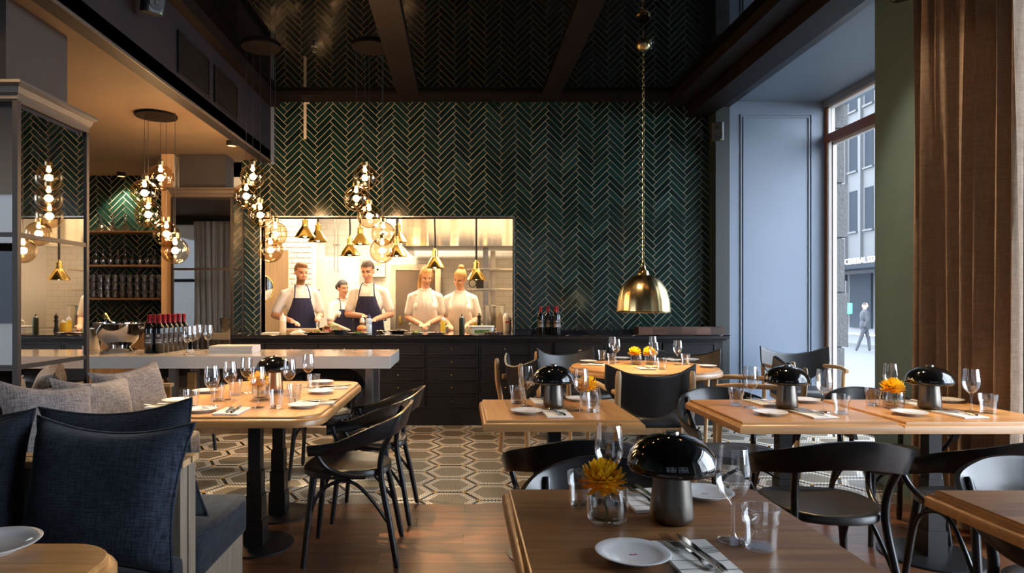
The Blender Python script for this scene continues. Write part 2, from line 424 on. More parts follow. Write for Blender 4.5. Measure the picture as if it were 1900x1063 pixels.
# ------------------------------------------------------------------ the setting
ZC, ZL, YB = 3.63, 2.92, 7.5            # dark mirror ceiling, low left ceiling, back wall
EDGE = 4.24                             # timber floor meets mosaic here
fl = struct('floor', MB().box((-7, -3, -.10), (4.3, EDGE, -.012)), 'grout_dark')
y = 1.0; row = 0
while y < EDGE-.02:
    w = min(.134, EDGE-y); x = -2.6-random.random()*1.2
    while x < 4.0:
        L = random.uniform(1.1, 2.1); x1 = min(x+L, 4.03); x0 = max(x, -2.6)
        if x1-x0 > .08:
            MB().box((-(x1-x0)/2+.001, -w/2+.001, -.012), ((x1-x0)/2-.001, w/2-.001, random.uniform(-.0008, .0004))).obj('plank', 'floor_wood', fl, loc=((x0+x1)/2, y+w/2, 0))
        x += L
    y += .134
struct('floor_rear', MB().box((-7, -3, -.012), (4.3, 1.0, 0)), 'floor_wood')
# mosaic floor: stretched hexagons of small tesserae
fm = struct('floor_mosaic', MB().box((-7, EDGE, -.10), (4.3, 8.6, -.004)), 'mosaic_black')
cp, es, hr = .298, .202, .1832; av = cp-es/2
hexm = [MB(), MB(), MB(), MB()]
bounds = rect(-6.9, EDGE, 4.02, 8.5)
X0, Y0 = -.0776, 4.870
for i in range(-23, 15):
    for j in range(-4, 12):
        cx = X0+i*cp; cy = Y0+hr+j*2*hr+(hr if i % 2 else 0)
        if cy < EDGE-.25 or cy > 8.7: continue
        H = [(es/2, hr), (-es/2, hr), (-av, 0), (-es/2, -hr), (es/2, -hr), (av, 0)]
        sc = lambda k, e=0: [(cx+x*k, cy+y*k) for x, y in H]
        for mb, k0, k1 in ((hexm[0], .69, 0), (hexm[1], .93, .69)):
            if k1 == 0:
                p = clip(sc(k0), bounds)
                if len(p) > 2 and area(p) > 1e-4: mb.prism(p, -.004, 0)
            else:
                A, B = sc(k0), sc(k1)
                for q in range(6):
                    p = clip([A[q], A[(q+1) % 6], B[(q+1) % 6], B[q]], bounds)
                    if len(p) > 2 and area(p) > 1e-5: mb.prism(p, -.004, 0)
        for sx in (-1, 1):
            p = clip([(cx+sx*es/2+a, cy+hr+b) for a, b in ((-.014, -.008), (.014, -.008), (.014, .008), (-.014, .008))], bounds)
            if len(p) > 2: hexm[2].prism(p, -.003, .0006)
for mb, n, mt in zip(hexm, ('tan_tesserae', 'white_tesserae', 'yellow_tesserae'), ('mosaic_tan', 'mosaic_white', 'mosaic_yellow')):
    tag(mb.obj(n, mt, fm), kind='stuff')

# herringbone tile walls
TL, TW, GR = .248, .0569, .0054
def chamfered(l, w, d=.0045, c=.0018):
    mb = MB(); a, b = l/2, w/2
    P = lambda a, b, y: [(-a, y, -b), (a, y, -b), (a, y, b), (-a, y, b)]
    mb.rings([P(a, b, 0), P(a, b, -d+c), P(a-c, b-c, -d)], True, False, True)
    return mb
TILE = None
def herring(wall, rects, xph, zph, origin, cap):
    """individual glazed tiles in 45 degree herringbone on a wall facing -Y; rects in wall (x, z)"""
    global TILE
    if TILE is None:
        t = chamfered(TL-GR, TW-GR).obj('tile', 'tile_green', wall); TILE = t.data; bpy.data.objects.remove(t)
    full = []; cut = MB(); r2 = math.sqrt(.5)
    xmin = min(r[0] for r in rects); xmax = max(r[2] for r in rects); zmin = min(r[1] for r in rects); zmax = max(r[3] for r in rects)
    for n in range(-70, 71):
        for k in range(-22, 23):
            for hv in (0, 1):
                if hv == 0: u0, v0, u1, v1 = n*TW, n*TW, n*TW+TL, n*TW+TW
                else: u0, v0, u1, v1 = n*TW-TW, n*TW, n*TW, n*TW+TL
                u0 += k*TL; u1 += k*TL; v0 -= k*TL; v1 -= k*TL
                g = GR/2; q = [(u0+g, v0+g), (u1-g, v0+g), (u1-g, v1-g), (u0+g, v1-g)]
                P = [((u-v)*r2+xph, (u+v)*r2+zph) for u, v in q]
                if max(p[0] for p in P) < xmin or min(p[0] for p in P) > xmax or max(p[1] for p in P) < zmin or min(p[1] for p in P) > zmax: continue
                A = area(P); c = (sum(p[0] for p in P)/4, sum(p[1] for p in P)/4)
                for r in rects:
                    pc = clip(P, rect(*r))
                    if len(pc) < 3: continue
                    a = area(pc)
                    if a > .995*A: full.append((c, hv)); break
                    if a > 2e-5: cut.prism([(x, z) for x, z in pc], 0, 1, 0, lambda x, z, d: (x, origin-d*.0043, z))
    random.shuffle(full)
    rest = MB()
    for i, ((cx, cz), hv) in enumerate(full):
        e = Euler((random.gauss(0, .006), -PI/4 if hv == 0 else PI/4, random.gauss(0, .006)))
        if i < cap:
            o = put('tile', TILE, wall, (cx, origin, cz)); o.rotation_euler = e
        else:
            mt = Matrix.Translation((cx, origin, cz)) @ e.to_matrix().to_4x4()
            rest.add([mt @ v.co for v in TILE.vertices], [list(p.vertices) for p in TILE.polygons])
    rest.add(cut.v, cut.f)
    tag(rest.obj('tile_field', 'tile_green', wall), kind='stuff')
OX0, OX1, OZ0, OZ1 = -2.274, .602, .944, 2.27       # kitchen pass opening
WX0, WX1 = -2.50, 2.83
wb = MB()
for a, b in (((WX0, YB, 0), (WX1, YB+.14, OZ0)), ((WX0, YB, OZ0), (OX0, YB+.14, OZ1)), ((OX1, YB, OZ0), (WX1, YB+.14, OZ1)), ((WX0, YB, OZ1), (WX1, YB+.14, 3.9))):
    wb.box(a, b)
wback = struct('wall_back', wb, 'grout')
herring(wback, [(WX0, .955, OX0-.012, OZ1), (OX1+.012, .955, WX1, OZ1), (WX0, OZ1, OX0, 3.6), (OX0, OZ1+.014, OX1, 3.6), (OX1, OZ1, WX1, 3.6)], -.752-.35/2, .013, YB, 300)
struct('trim_opening', MB().box((OX0-.012, YB-.014, OZ1), (OX1+.012, YB+.15, OZ1+.014)).box((OX1, YB-.012, OZ0), (OX1+.012, YB+.15, OZ1)), 'steel')
struct('trim_opening_jamb', MB().box((OX0-.012, YB-.012, OZ0), (OX0, YB+.15, OZ1)), 'steel')

# left alcove with shelves
YA = 8.40
wal = struct('wall_alcove', MB().box((-7, YA, 0), (-3.25, YA+.1, 3.0)), 'grout')
herring(wal, [(-5.6, .9, -3.26, ZL)], -4.1, .02, YA, 300)
struct('wall_left_end', MB().box((-7.1, 2.0, 0), (-7, YA, 3.0)), 'plaster_warm')
struct('wall_kitchen_left', MB().box((-3.25, 7.64, 0), (-3.15, 10.9, 3.0)).box((-3.25, 7.2, 0), (-3.15, 8.45, 3.0)), 'kitchen_white')
struct('trim_alcove_jamb', MB().box((-3.31, 7.5, 0), (-3.25, 7.58, ZL)).box((-3.27, 7.18, 0), (-3.14, 7.2, ZL)), 'oak_light')
# ceilings, soffit and beams
struct('ceiling_low', MB().box((-7, -3, ZL), (-2.16, YA+.1, ZL+.1)), 'plaster_warm')
struct('ceiling', MB().box((-2.3, -3, ZC), (3.0, YB+.1, ZC+.1)), 'ceiling_glass')
sof = struct('wall_soffit', MB().box((-2.26, -3, ZL-.03), (-2.16, YB, ZC+.05)), 'soffit_dark')
MB().box((-2.16, -3, ZL-.03), (-2.152, YB-.01, ZL-.012)).obj('edge_strip', 'cornice', sof)
MB().box((-2.16, -3, 3.52), (-2.06, YB-.01, ZC)).obj('top_moulding', 'beam_dark', sof)
struct('trim_corner', MB().box((-2.16, YB-.03, ZL-.05), (-2.125, YB-.009, 3.59)), 'paint_blue')
BZ = 3.585
struct('trim_1', MB().box((-2.06, 7.25, BZ), (2.6, YB+.02, ZC+.02)), 'beam_dark', bevel=.004)
struct('trim_2', MB().box((-.70, -3, BZ), (-.465, 7.25, ZC+.02)), 'beam_dark', bevel=.004)
struct('trim_3', MB().box((.905, -3, BZ), (1.10, 7.25, ZC+.02)), 'beam_dark', bevel=.004)
struct('trim_4', MB().box((2.36, -3, 3.53), (2.56, YB, ZC+.02)), 'beam_dark', bevel=.004)
struct('trim_5', MB().box((2.58, -3, 3.41), (2.83, YB, 3.9)), 'beam_dark', bevel=.004)
struct('trim_6', MB().box((2.83, -3, 3.47), (2.985, YB+.1, 3.9)), 'metal_black')
# right side: pilaster, window bays, pier
struct('wall_pilaster', MB().box((2.83, 7.3, 0), (2.985, 7.7, 3.9)), 'paint_dark_green')
XW = 4.05
pan = struct('wall_bay_end', MB().box((2.985, 7.3, 0), (XW, 7.42, 3.7)), 'paint_blue')
def frame_rect(x0, z0, x1, z1, y, w=.014, d=.014):
    mb = MB()
    for k, o in ((0, 0), (1, .03)):
        a, b, c, e = x0+o, z0+o, x1-o, z1-o
        mb.box((a, y-d, b), (a+w, y, e)).box((c-w, y-d, b), (c, y, e)).box((a+w, y-d, e-w), (c-w, y, e)).box((a+w, y-d, b), (c-w, y, b+w))
    return mb
frame_rect(3.10, .15, 3.90, 3.39, 7.3).obj('panel_moulding', 'paint_blue', pan, bevel=.003)
struct('ceiling_bay', MB().box((2.985, 4.74, 3.53), (XW+.3, 7.42, 3.66)), 'paint_bay_ceiling')
struct('ceiling_near_bay', MB().box((2.985, -3, 3.53), (XW+.3, 3.5, 3.66)), 'paint_bay_ceiling')
struct('wall_right', MB().box((2.985, 3.5, 0), (XW+.32, 4.74, 3.8)), 'paint_green')
struct('wall_right_rear', MB().box((2.985, -3, 0), (XW+.32, -.6, 3.8)), 'paint_green')
p2 = struct('wall_near_bay_end', MB().box((2.999, 3.48, 0), (XW, 3.499, 3.7)), 'paint_blue')
def window(n, y0, y1):
    w = struct('window_%d' % n, MB().box((XW, y0, .12), (XW+.07, y0+.06, 3.53)).box((XW, y1-.06, .12), (XW+.07, y1, 3.53)).box((XW, y0, .0), (XW+.3, y1, .12)).box((XW, y0, 3.44), (XW+.07, y1, 3.53)), 'window_white')
    MB().box((XW-.02, y0, 3.06), (XW+.08, y1, 3.15)).obj('transom', 'window_wood', w, bevel=.004)
    MB().box((XW-.012, y1-.022, .12), (XW+.004, y1-.001, 3.5)).obj('frame_bead', 'window_wood', w)
    MB().box((XW-.02, y0, 3.46), (XW+.01, y1, 3.53)).obj('head_moulding', 'paint_blue', w, bevel=.004)
    MB().box((XW+.03, y0+.06, .12), (XW+.036, y1-.06, 3.06)).obj('pane', 'window_glass', w)
    MB().box((XW+.03, y0+.06, 3.15), (XW+.036, y1-.06, 3.44)).obj('pane', 'window_glass', w)
    MB().box((XW+.01, y0+.1, .12), (XW+.05, y0+.13, 3.06)).box((XW+.01, y1-.13, .12), (XW+.05, y1-.1, 3.06)).box((XW+.01, y0+.1, 3.02), (XW+.05, y1-.1, 3.055)).obj('sash', 'window_white', w)
    return w
window(1, 4.74, 7.3); window(2, -.6, 3.48)
# walls behind the camera: street front with windows, left wing window
struct('wall_left', MB().box((-2.6, -3, 0), (-2.5, 2.0, 3.0)), 'paint_dark_green')
lw = MB().box((-7, 1.9, 0), (-2.5, 2.0, .75)).box((-7, 1.9, 2.75), (-2.5, 2.0, 3.0)).box((-3.2, 1.9, .75), (-2.5, 2.0, 2.75)).box((-7, 1.9, .75), (-5.7, 2.0, 2.75))
struct('wall_left_wing', lw, 'paint_dark_green')
w3 = struct('window_3', MB().box((-5.7, 1.9, 1.68), (-3.2, 1.96, 1.74)).box((-4.56, 1.9, .75), (-4.5, 1.96, 2.75)).box((-5.7, 1.9, .75), (-3.2, 2.02, .80)), 'metal_black')
MB().box((-5.7, 1.93, .8), (-3.2, 1.936, 2.75)).obj('pane', 'window_glass', w3)
portal('left_wing_window_light', (-4.45, 1.85, 1.75), (PI/2, 0, 0), 2.6, 2.0)
rw = MB().box((-2.6, -3.1, 0), (4.37, -3, .6)).box((-2.6, -3.1, 3.0), (4.37, -3, 3.9))
for a, b in ((-2.6, -2.2), (.1, .5), (2.7, 4.37)): rw.box((a, -3.1, .6), (b, -3, 3.0))
struct('wall_rear', rw, 'paint_dark_green')
for n, (a, b) in ((4, (-2.2, .1)), (5, (.5, 2.7))):
    w = struct('window_%d' % n, MB().box((a, -3.08, 2.35), (b, -3.02, 2.43)).box(((a+b)/2-.03, -3.08, .6), ((a+b)/2+.03, -3.02, 3.0)).box((a, -3.08, .6), (b, -3.0, .65)), 'window_wood')
    MB().box((a, -3.05, .65), (b, -3.044, 3.0)).obj('pane', 'window_glass', w)

# outside: street, own stone pilaster, white building across, building behind
GZ = -.45
struct('ground_street', MB().box((4.37, -30, GZ-.2), (18.0, 80, GZ)), 'street')
struct('ground_street_rear', MB().box((-30, -30, GZ-.2), (4.3, -3.1, GZ)), 'street')
struct('ground_street_left', MB().box((-30, -3.1, GZ-.2), (-7.1, 1.9, GZ)).box((-7.1, -3.1, GZ-.2), (-2.6, 1.9, GZ)), 'street')
struct('pavement', MB().box((15.6, -5, GZ), (19.9, 80, GZ+.13)), 'pavement')
sp = thing('stone_pilaster', 'rough stone pilaster just outside the bay window', 'pilaster', (4.14, 7.45, 0))
z = GZ
k = 0
while z < 5:
    h = .62; ins = .035 if k % 2 else 0
    MB().box((-.08, 0, z+.008), (.245-ins, .5, z+h-.008)).obj('stone_block', 'facade_stone', sp, bevel=.008); z += h; k += 1
MB().box((-.08, .03, GZ), (.19, .49, z)).obj('mortar_core', 'facade', sp)
bd = thing('street_building', 'pale office building with narrow windows across the street', 'building', (19.9, 33.0, GZ+.13))
MB().box((0, -14, 3.55), (6, 30, 16)).box((.8, -14, 0), (6, 30, 3.55)).obj('facade_wall', 'facade', bd)
WIN = MB().box((-.02, 0, 0), (.02, .66, 2.05)).obj('window', 'facade_dark', bd, loc=(0, -10.5, 5.2)); SIL = MB().box((-.12, -.05, -.09), (.0, .71, 0)).obj('window_sill', 'facade', bd, loc=(0, -10.5, 5.2))
MUL = MB().box((-.14, 0, 3.55), (.0, .16, 15)).obj('mullion', 'facade', bd, loc=(0, -9.75, 0))
for k in range(-8, 12):
    o = put('mullion', MUL.data, bd, (0, k*1.3+.83, 0))
    for fz in range(4):
        put('window', WIN.data, bd, (0, k*1.3, 5.2+fz*3.05)); put('window_sill', SIL.data, bd, (0, k*1.3, 5.2+fz*3.05))
MB().box((-.55, -14, 3.28), (.8, 30, 3.50)).obj('awning', 'facade_dark', bd)
for k in range(-5, 9): MB().box((.68, k*2.2, .3), (.8, k*2.2+1.8, 3.1)).obj('shop_window', 'facade_dark', bd)
sg = text_obj('street_sign_lettering', 'CENTRAL STA', .40, 'sign_white', (19.36, 33.15, GZ+.13+3.52), (PI/2, 0, -PI/2), extrude=.02)
tag(sg, 'white CENTRAL STA lettering above the awning across the street', 'sign')
tl = thing('crossing_light', 'green pedestrian light on the far side of the street', 'traffic light', (15.2, 25.9, GZ))
MB().lathe([(.05, 0), (.05, 2.6)], 10).obj('post', 'metal_black', tl); MB().box((-.18, -.2, 1.3), (.12, .3, 1.72)).obj('lamp_box', 'green_lamp', tl, bevel=.05)
for nm, lab, yy, hh, xx in (('rear_building', 'grey building with dark windows seen in the pillar mirror', -8.0, 9, -12),):
    b2 = thing(nm, lab, 'building', (xx, yy, -.16))
    MB().box((0, -3, 0), (22, 0, hh)).obj('facade_wall', 'facade', b2)
    for k in range(9):
        for fz in range(3):
            MB().box((.8+k*2.4, -.02, 1+fz*2.9), (1.9+k*2.4, .03, 2.7+fz*2.9)).obj('window', 'facade_dark', b2)
tp = MB().box((-.016, -.002, -.40), (.016, 0, 0)).add([(-.016, -.002, 0), (.05, -.002, 0), (.05, -.002, .02), (-.016, -.002, .02)], [(0, 1, 2, 3)]).obj('masking_tape', 'tape', loc=(-1.775, YB-.006, 3.56))
tag(tp, 'beige strip of masking tape hanging on the tiled wall at upper left', 'tape')

# ------------------------------------------------------------------ pillars with mirrors
def mirror_pillar(name, label, x0, x1, y0, y1, zc, faces):
    t = thing(name, label, 'pillar', ((x0+x1)/2, (y0+y1)/2, 0)); w, d = (x1-x0)/2, (y1-y0)/2
    MB().box((-w+.02, -d+.02, 0), (w-.02, d-.02, zc)).obj('core', 'soffit_dark', t)
    MB().box((-w+.05, -d+.05, zc+.08), (w-.09, d-.04, ZL)).obj('upper_shaft', 'plaster_grey', t)
    prof = [(0, 0), (.012, .012), (.012, .03), (.022, .042), (.03, .07), (.05, .085), (.05, .10), (.0, .105)]
    R = [[(sx*(w+o), sy*(d+o), zc+h) for sx, sy in ((-1, -1), (1, -1), (1, 1), (-1, 1))] for o, h in prof]
    MB().rings(R, True, True, True).obj('cornice', 'cornice', t)
    f = MB()
    for sx in (-1, 1):
        for sy in (-1, 1):
            f.box((sx*w-.014, sy*d-.014, 0), (sx*w+.014, sy*d+.014, zc))
    f.obj('corner_frame', 'bronze_frame', t)
    for fc, bars in faces:
        zs = [.05]+bars+[zc-.01]
        for a, b in zip(zs[:-1], zs[1:]):
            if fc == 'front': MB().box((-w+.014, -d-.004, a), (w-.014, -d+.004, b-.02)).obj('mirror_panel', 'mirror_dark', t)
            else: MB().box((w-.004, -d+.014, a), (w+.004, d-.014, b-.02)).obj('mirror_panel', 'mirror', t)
        for b in bars:
            if fc == 'front': MB().box((-w, -d-.012, b-.02), (w, -d+.01, b+.004)).obj('glazing_bar', 'bronze_frame', t)
            else: MB().box((w-.01, -d, b-.02), (w+.012, d, b+.004)).obj('glazing_bar', 'bronze_frame', t)
    return t
mirror_pillar('mirror_pillar', 'mirror-clad pillar with moulded cornice behind the grey bench', -2.97, -2.31, 3.42, 4.05, 2.345, [('front', [.97, 1.66]), ('side', [.97, 1.66])])
mirror_pillar('mirror_pillar', 'tall mirror-clad pillar beside the kitchen opening reflecting a curtain', -3.13, -2.485, 7.14, 7.495, 2.44, [('front', [1.67]), ('side', [1.67])])

# ------------------------------------------------------------------ black sideboard under the opening
YF = 6.93
cb = thing('sideboard', 'long black panelled sideboard with drawers below the kitchen opening', 'cabinet', (.17, 7.2, 0))
MB().box((-2.58, -.22, .09), (2.61, .27, .90)).obj('carcass', 'cabinet_black', cb)
MB().box((-2.58, -.25, 0), (2.61, .27, .185)).box((-2.58, -.258, .185), (2.61, -.22, .20)).obj('plinth', 'cabinet_black', cb, bevel=.003)
MB().box((-2.59, -.285, .915), (2.66, .28, .945)).box((-2.58, -.262, .895), (2.64, .27, .915)).obj('cornice_edge', 'cabinet_black', cb, bevel=.004)
DR = None
def drawer(x0, x1, z0, z1, kn=True):
    w, h = (x1-x0), (z1-z0); c = ((x0+x1)/2-.17, -.22, (z0+z1)/2)
    mb = MB().box((-w/2, -.012, -h/2), (w/2, 0, h/2))
    f = .016
    mb.box((-w/2, -.020, -h/2), (-w/2+f, -.012, h/2)).box((w/2-f, -.020, -h/2), (w/2, -.012, h/2)).box((-w/2+f, -.020, h/2-f), (w/2-f, -.012, h/2)).box((-w/2+f, -.020, -h/2), (w/2-f, -.012, -h/2+f))
    d = mb.obj('drawer' if kn else 'door_panel', 'cabinet_black', cb, loc=c, bevel=.003)
    if kn: MB().ball((0, -.022, 0), .007, 8, 6).obj('knob', 'brass', d, smooth=60)
xs = [px(v, 700, YF).x for v in (433, 489, 588.5, 688, 787.5, 887.5, 988)]
zs = [px(0, v, YF).z for v in (636, 660, 684, 708, 732, 756)]
for i in range(6):
    for j in range(5): drawer(xs[i]+.004, xs[i+1]-.004, zs[j+1]+.004, zs[j]-.004)
for a, b in ((1030, 1127), (1131, 1228), (1232, 1330)): drawer(px(a, 0, YF).x, px(b, 0, YF).x, zs[5]+.004, zs[0]-.004, False)
ct = thing('marble_counter', 'black veined marble worktop running along the tiled wall', 'worktop', (.17, 7.2, .945))
MB().box((-2.59, -.29, 0), (2.66, .297, .012)).box((-2.44, .297, 0), (.43, .85, .012)).obj('slab', 'marble_black', ct, bevel=.002)
struct('trim_upstand', MB().box((.62, 7.462, .9571), (2.83, 7.4955, .995)), 'marble_black')
vn = MB()
for vx in (460, 700, 745, 1052, 1175, 1338):
    X = px(vx, 625, 6.91).x-.17
    vn.add([(X-.012, -.291, .001), (X-.006, -.291, .001), (X+.022, -.291, .0125), (X+.014, -.291, .0125)], [(0, 1, 2, 3)])
    vn.add([(X+.014, -.291, .0125), (X+.022, -.291, .0125), (X+.10, -.14, .0125), (X+.09, -.12, .0125)], [(0, 1, 2, 3)])
vn.obj('vein', 'marble_vein', ct)

# ------------------------------------------------------------------ white bar
bx0, bx1, by0, by1, bz = -3.3, -.524, 4.88, 5.6, .90
br = thing('bar_table', 'long white lacquered bar table on steel legs', 'bar', ((bx0+bx1)/2, 5.24, 0))
bw = (bx1-bx0)/2
MB().box((-bw, -.36, bz-.092), (bw, .36, bz)).obj('top', 'white_lacquer', br, bevel=.003)
for lx in (-.70, -2.2):
    X = lx-(bx0+bx1)/2
    for sy in (-.2, .2):
        MB().box((X-.028, sy-.028, 0), (X+.028, sy+.028, bz-.093)).obj('leg', 'steel_grey', br, bevel=.003)
    MB().box((X-.05, -.26, bz-.10), (X+.05, .26, bz-.093)).obj('mounting_plate', 'steel_grey', br)
MB().box((-.70-(bx0+bx1)/2, .17, .22), (-2.2-(bx0+bx1)/2, .22, .27)).obj('foot_rail', 'oak_light', br)
bb = thing('back_bar_cabinet', 'pale wood back bar cabinet in the shelf alcove', 'cabinet', (-4.3, 8.1, 0))
MB().box((-1.2, -.22, 0), (1.04, .28, .96)).obj('carcass', 'oak_light', bb)
MB().box((-1.22, -.25, .96), (1.045, .28, .99)).obj('top', 'marble_black', bb)
for k in range(4):
    d = MB().box((-1.18+k*.55, -.24, .08), (-.66+k*.55, -.22, .93)).obj('door', 'oak_light', bb, bevel=.003)

# ------------------------------------------------------------------ alcove shelves
for k, zz in enumerate((2.185, 1.765, 1.355)):
    poly = [(-5.4, YA-.004), (-5.4, 8.10), (-3.62, 8.10)]+[(-3.62+.10*math.sin(a), 8.20-.10*math.cos(a)) for a in [i*PI/12 for i in range(7)]]+[(-3.52, YA-.004)]
    s = MB().prism([(x+4.45, y-8.25) for x, y in poly], -.022, 0).obj('wall_shelf', 'shelf_wood', loc=(-4.45, 8.25, zz))
    tag(s, ['top wooden wall shelf holding the glass decanters', 'middle wooden wall shelf holding upturned wine glasses', 'bottom wooden wall shelf holding stacked tumblers'][k], 'shelf', 'alcove shelves')

# ------------------------------------------------------------------ tables
def dining_table(label, x0, x1, y0, y1, grain='x', r=.0, mat='oak', legs=None, h=.75, edge=None, ncirc=0, base=.24):
    cx, cy, w, d = (x0+x1)/2, (y0+y1)/2, x1-x0, y1-y0
    t = thing('dining_table', label, 'table', (cx, cy, 0))
    if ncirc: out = lambda o: [((w/2+o)*math.cos(2*PI*i/ncirc), (w/2+o)*math.sin(2*PI*i/ncirc)) for i in range(ncirc)]
    elif r: out = lambda o: rrect(w+2*o, d+2*o, r+o, 8)
    else: out = lambda o: rect(-w/2-o, -d/2-o, w/2+o, d/2+o)
    inner = out(-.0005); n = max(4, round((d if grain == 'x' else w)/.115))
    for k in range(n):
        if grain == 'x': q = rect(-w, -d/2+k*d/n+.0004, w, -d/2+(k+1)*d/n-.0004)
        else: q = rect(-w/2+k*w/n+.0004, -d, -w/2+(k+1)*w/n-.0004, d)
        p = clip(q, inner)
        if len(p) > 2: MB().prism(p, h-.04, h).obj('board', mat if grain == 'x' else mat+'_y', t)
    prof = [(-.0005, h-.0005), (.003, h-.003), (.004, h-.012), (.010, h-.013), (.016, h-.018), (.022, h-.026), (.022, h-.052), (.004, h-.056), (-.03, h-.056)]
    R = [[(x, y, z) for x, y in out(o)] for o, z in prof]
    MB().rings(R, True).obj('edge_moulding', edge or mat, t, smooth=40)
    for lx, ly in (legs or [(0, 0)]):
        X, Y = lx-cx if legs else 0, ly-cy if legs else 0
        c = MB()
        for s_, a, b in ((.032, .012, h-.056), (.038, .012, .40), (.044, .012, .27), (.050, .012, .14)): c.box((X-s_, Y-s_, a), (X+s_, Y+s_, b))
        c.obj('pedestal', 'metal_black', t)
        MB().lathe([(base, 0), (base, .008), (base-.01, .012), (.01, .013)], 40, (X, Y, 0)).obj('base_plate', 'metal_black', t, smooth=40)
    return t
N_X0, N_X1 = .143, .856
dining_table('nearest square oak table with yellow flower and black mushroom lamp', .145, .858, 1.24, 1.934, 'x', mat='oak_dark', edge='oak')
dining_table('square oak table in front of the leather wing chair', .125, .838, 3.08, 3.721, 'y')
dining_table('oak table with black lamp but no flower, left of the joined window pair', 1.30, 2.008, 3.03, 3.721, 'x')
dining_table('oak table by the linen curtain, right of the joined window pair', 2.053, 2.775, 3.03, 3.721, 'x')
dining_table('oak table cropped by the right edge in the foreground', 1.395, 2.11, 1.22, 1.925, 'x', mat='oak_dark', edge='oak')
dining_table('large round-cornered oak table laid for six beside the grey bench', -1.57, -.70, 3.17, 4.60, 'y', r=.13, legs=[(-1.10, 3.53), (-1.12, 4.05)], base=.2)
dining_table('rounded oak table corner in the lower left foreground', -1.62, -.76, .80, 1.50, 'x', r=.12)
dining_table('round oak table under the brass pendant lamp', .96, 2.18, 5.03, 6.25, 'x', ncirc=48)

# ------------------------------------------------------------------ bentwood armchair (faces +Y)
def bentwood():
    t = thing('bentwood_chair', '', 'chair')
    # round saddle seat
    prof = []; n = 32; R = []
    for rr, zz in ((.0, .438), (.7, .438), (.96, .434), (1.0, .441), (1.0, .462), (.96, .470), (.80, .466), (.5, .458), (.0, .456)):
        ring = []
        for i in range(n):
            a = 2*PI*i/n; k = 1+.06*abs(math.cos(2*a))**2*0
            x = .222*rr*math.copysign(abs(math.cos(a))**.82, math.cos(a)); y = .222*rr*math.copysign(abs(math.sin(a))**.82, math.sin(a))
            ring.append((x*(1+.06*y/.22), y, zz+.006*(x/.2)**2*(zz > .45)))
        R.append(ring)
    MB().rings(R, True, True, True).obj('seat', 'seat_black', t, smooth=50)
    # broad steam-bent rail, high behind and sloping down to the arm ends
    path = spline([(-.265, .16, .585), (-.295, .02, .605), (-.285, -.12, .655), (-.215, -.245, .692), (-.10, -.30, .721), (0, -.312, .728), (.10, -.30, .721), (.215, -.245, .692), (.285, -.12, .655), (.295, .02, .605), (.265, .16, .585)], 5)
    hs = [.026, .030, .040, .050, .056, .058, .056, .050, .040, .030, .026]; m = len(path); R = []
    for i, p in enumerate(path):
        a = path[max(0, i-1)]; b = path[min(m-1, i+1)]; tg = (b-a).normalized(); nrm = Vector((tg.y, -tg.x, 0)).normalized()
        h = lerpl(hs, i/(m-1)); lean = nrm*(.018*h/.058)
        up = Vector((0, 0, 1))
        ring = []
        for u, v in ((-.8, -1), (.8, -1), (1, -.85), (1, .85), (.8, 1), (-.8, 1), (-1, .85), (-1, -.85)):
            ring.append(p+nrm*(u*.0095)+up*(v*h)+lean*v)
        R.append(ring)
    MB().rings(R, True, True, True).obj('back_rail', 'bent_black', t, smooth=45)
    for s in (-1, 1):
        MB().tube(spline([(s*.215, -.265, 0), (s*.195, -.225, .22), (s*.172, -.182, .44), (s*.176, -.19, .56), (s*.190, -.235, .66), (s*.192, -.262, .732)], 5), [.0125]+[.0155]*24+[.012], 10).obj('back_leg', 'bent_black', t, smooth=60)
        MB().tube([(s*.205, .195, 0), (s*.185, .17, .25), (s*.165, .15, .44)], [.0125, .0165, .019], 10).obj('front_leg', 'bent_black', t, smooth=60)
        MB().tube(spline([(s*.272, .125, .60), (s*.262, .115, .56), (s*.245, .075, .50), (s*.228, .0, .462), (s*.222, -.07, .448), (s*.215, -.11, .447)], 5), .0125, 8).obj('arm_support', 'bent_black', t, smooth=60)
        MB().tube(spline([(s*.185, .162, .26), (s*.185, .12, .36), (s*.18, .03, .415), (s*.18, -.06, .40), (s*.188, -.15, .31), (s*.198, -.215, .22)], 5), .009, 8).obj('side_stretcher', 'bent_black', t, smooth=60)
        MB().ball((s*.222, .05, .452), .007, 8, 6).obj('bolt', 'brass_aged', t, smooth=60)
    MB().tube(spline([(-.185, .165, .27), (-.13, .165, .37), (0, .165, .415), (.13, .165, .37), (.185, .165, .27)], 6), .009, 8).obj('front_stretcher', 'bent_black', t, smooth=60)
    return t
BC = Proto(bentwood())
for x, y, a, lab in ((-.585, 3.43, 92, 'nearest black bentwood chair on the right side of the large left table'),
                     (-.555, 4.06, 88, 'second black bentwood chair on the right side of the large left table'),
                     (-1.05, 5.00, 180, 'black bentwood chair at the far end of the large left table below the bar'),
                     (.485, 2.79, 0, 'black bentwood chair seen from behind at the table in front of the wing chair'),
                     (1.50, 2.76, -4, 'black bentwood chair seen from behind at the no-flower window table'),
                     (2.19, 2.76, 0, 'black bentwood chair seen from behind in front of the curtain, at the right edge'),
                     (.47, 1.88, 180, 'black bentwood chair facing the camera behind the nearest table'),
                     (1.84, 1.88, 180, 'black bentwood chair facing the camera behind the cropped foreground table'),
                     (1.55, 3.69, 180, 'black bentwood chair on the far side of the no-flower window table'),
                     (2.40, 3.69, 177, 'black bentwood chair on the far side of the curtain table'),
                     (-2.45, 5.95, 20, 'black chair standing behind the white bar near the pillar')):
    BC.at((x, y, 0), math.radians(a), lab, 'bentwood chairs')

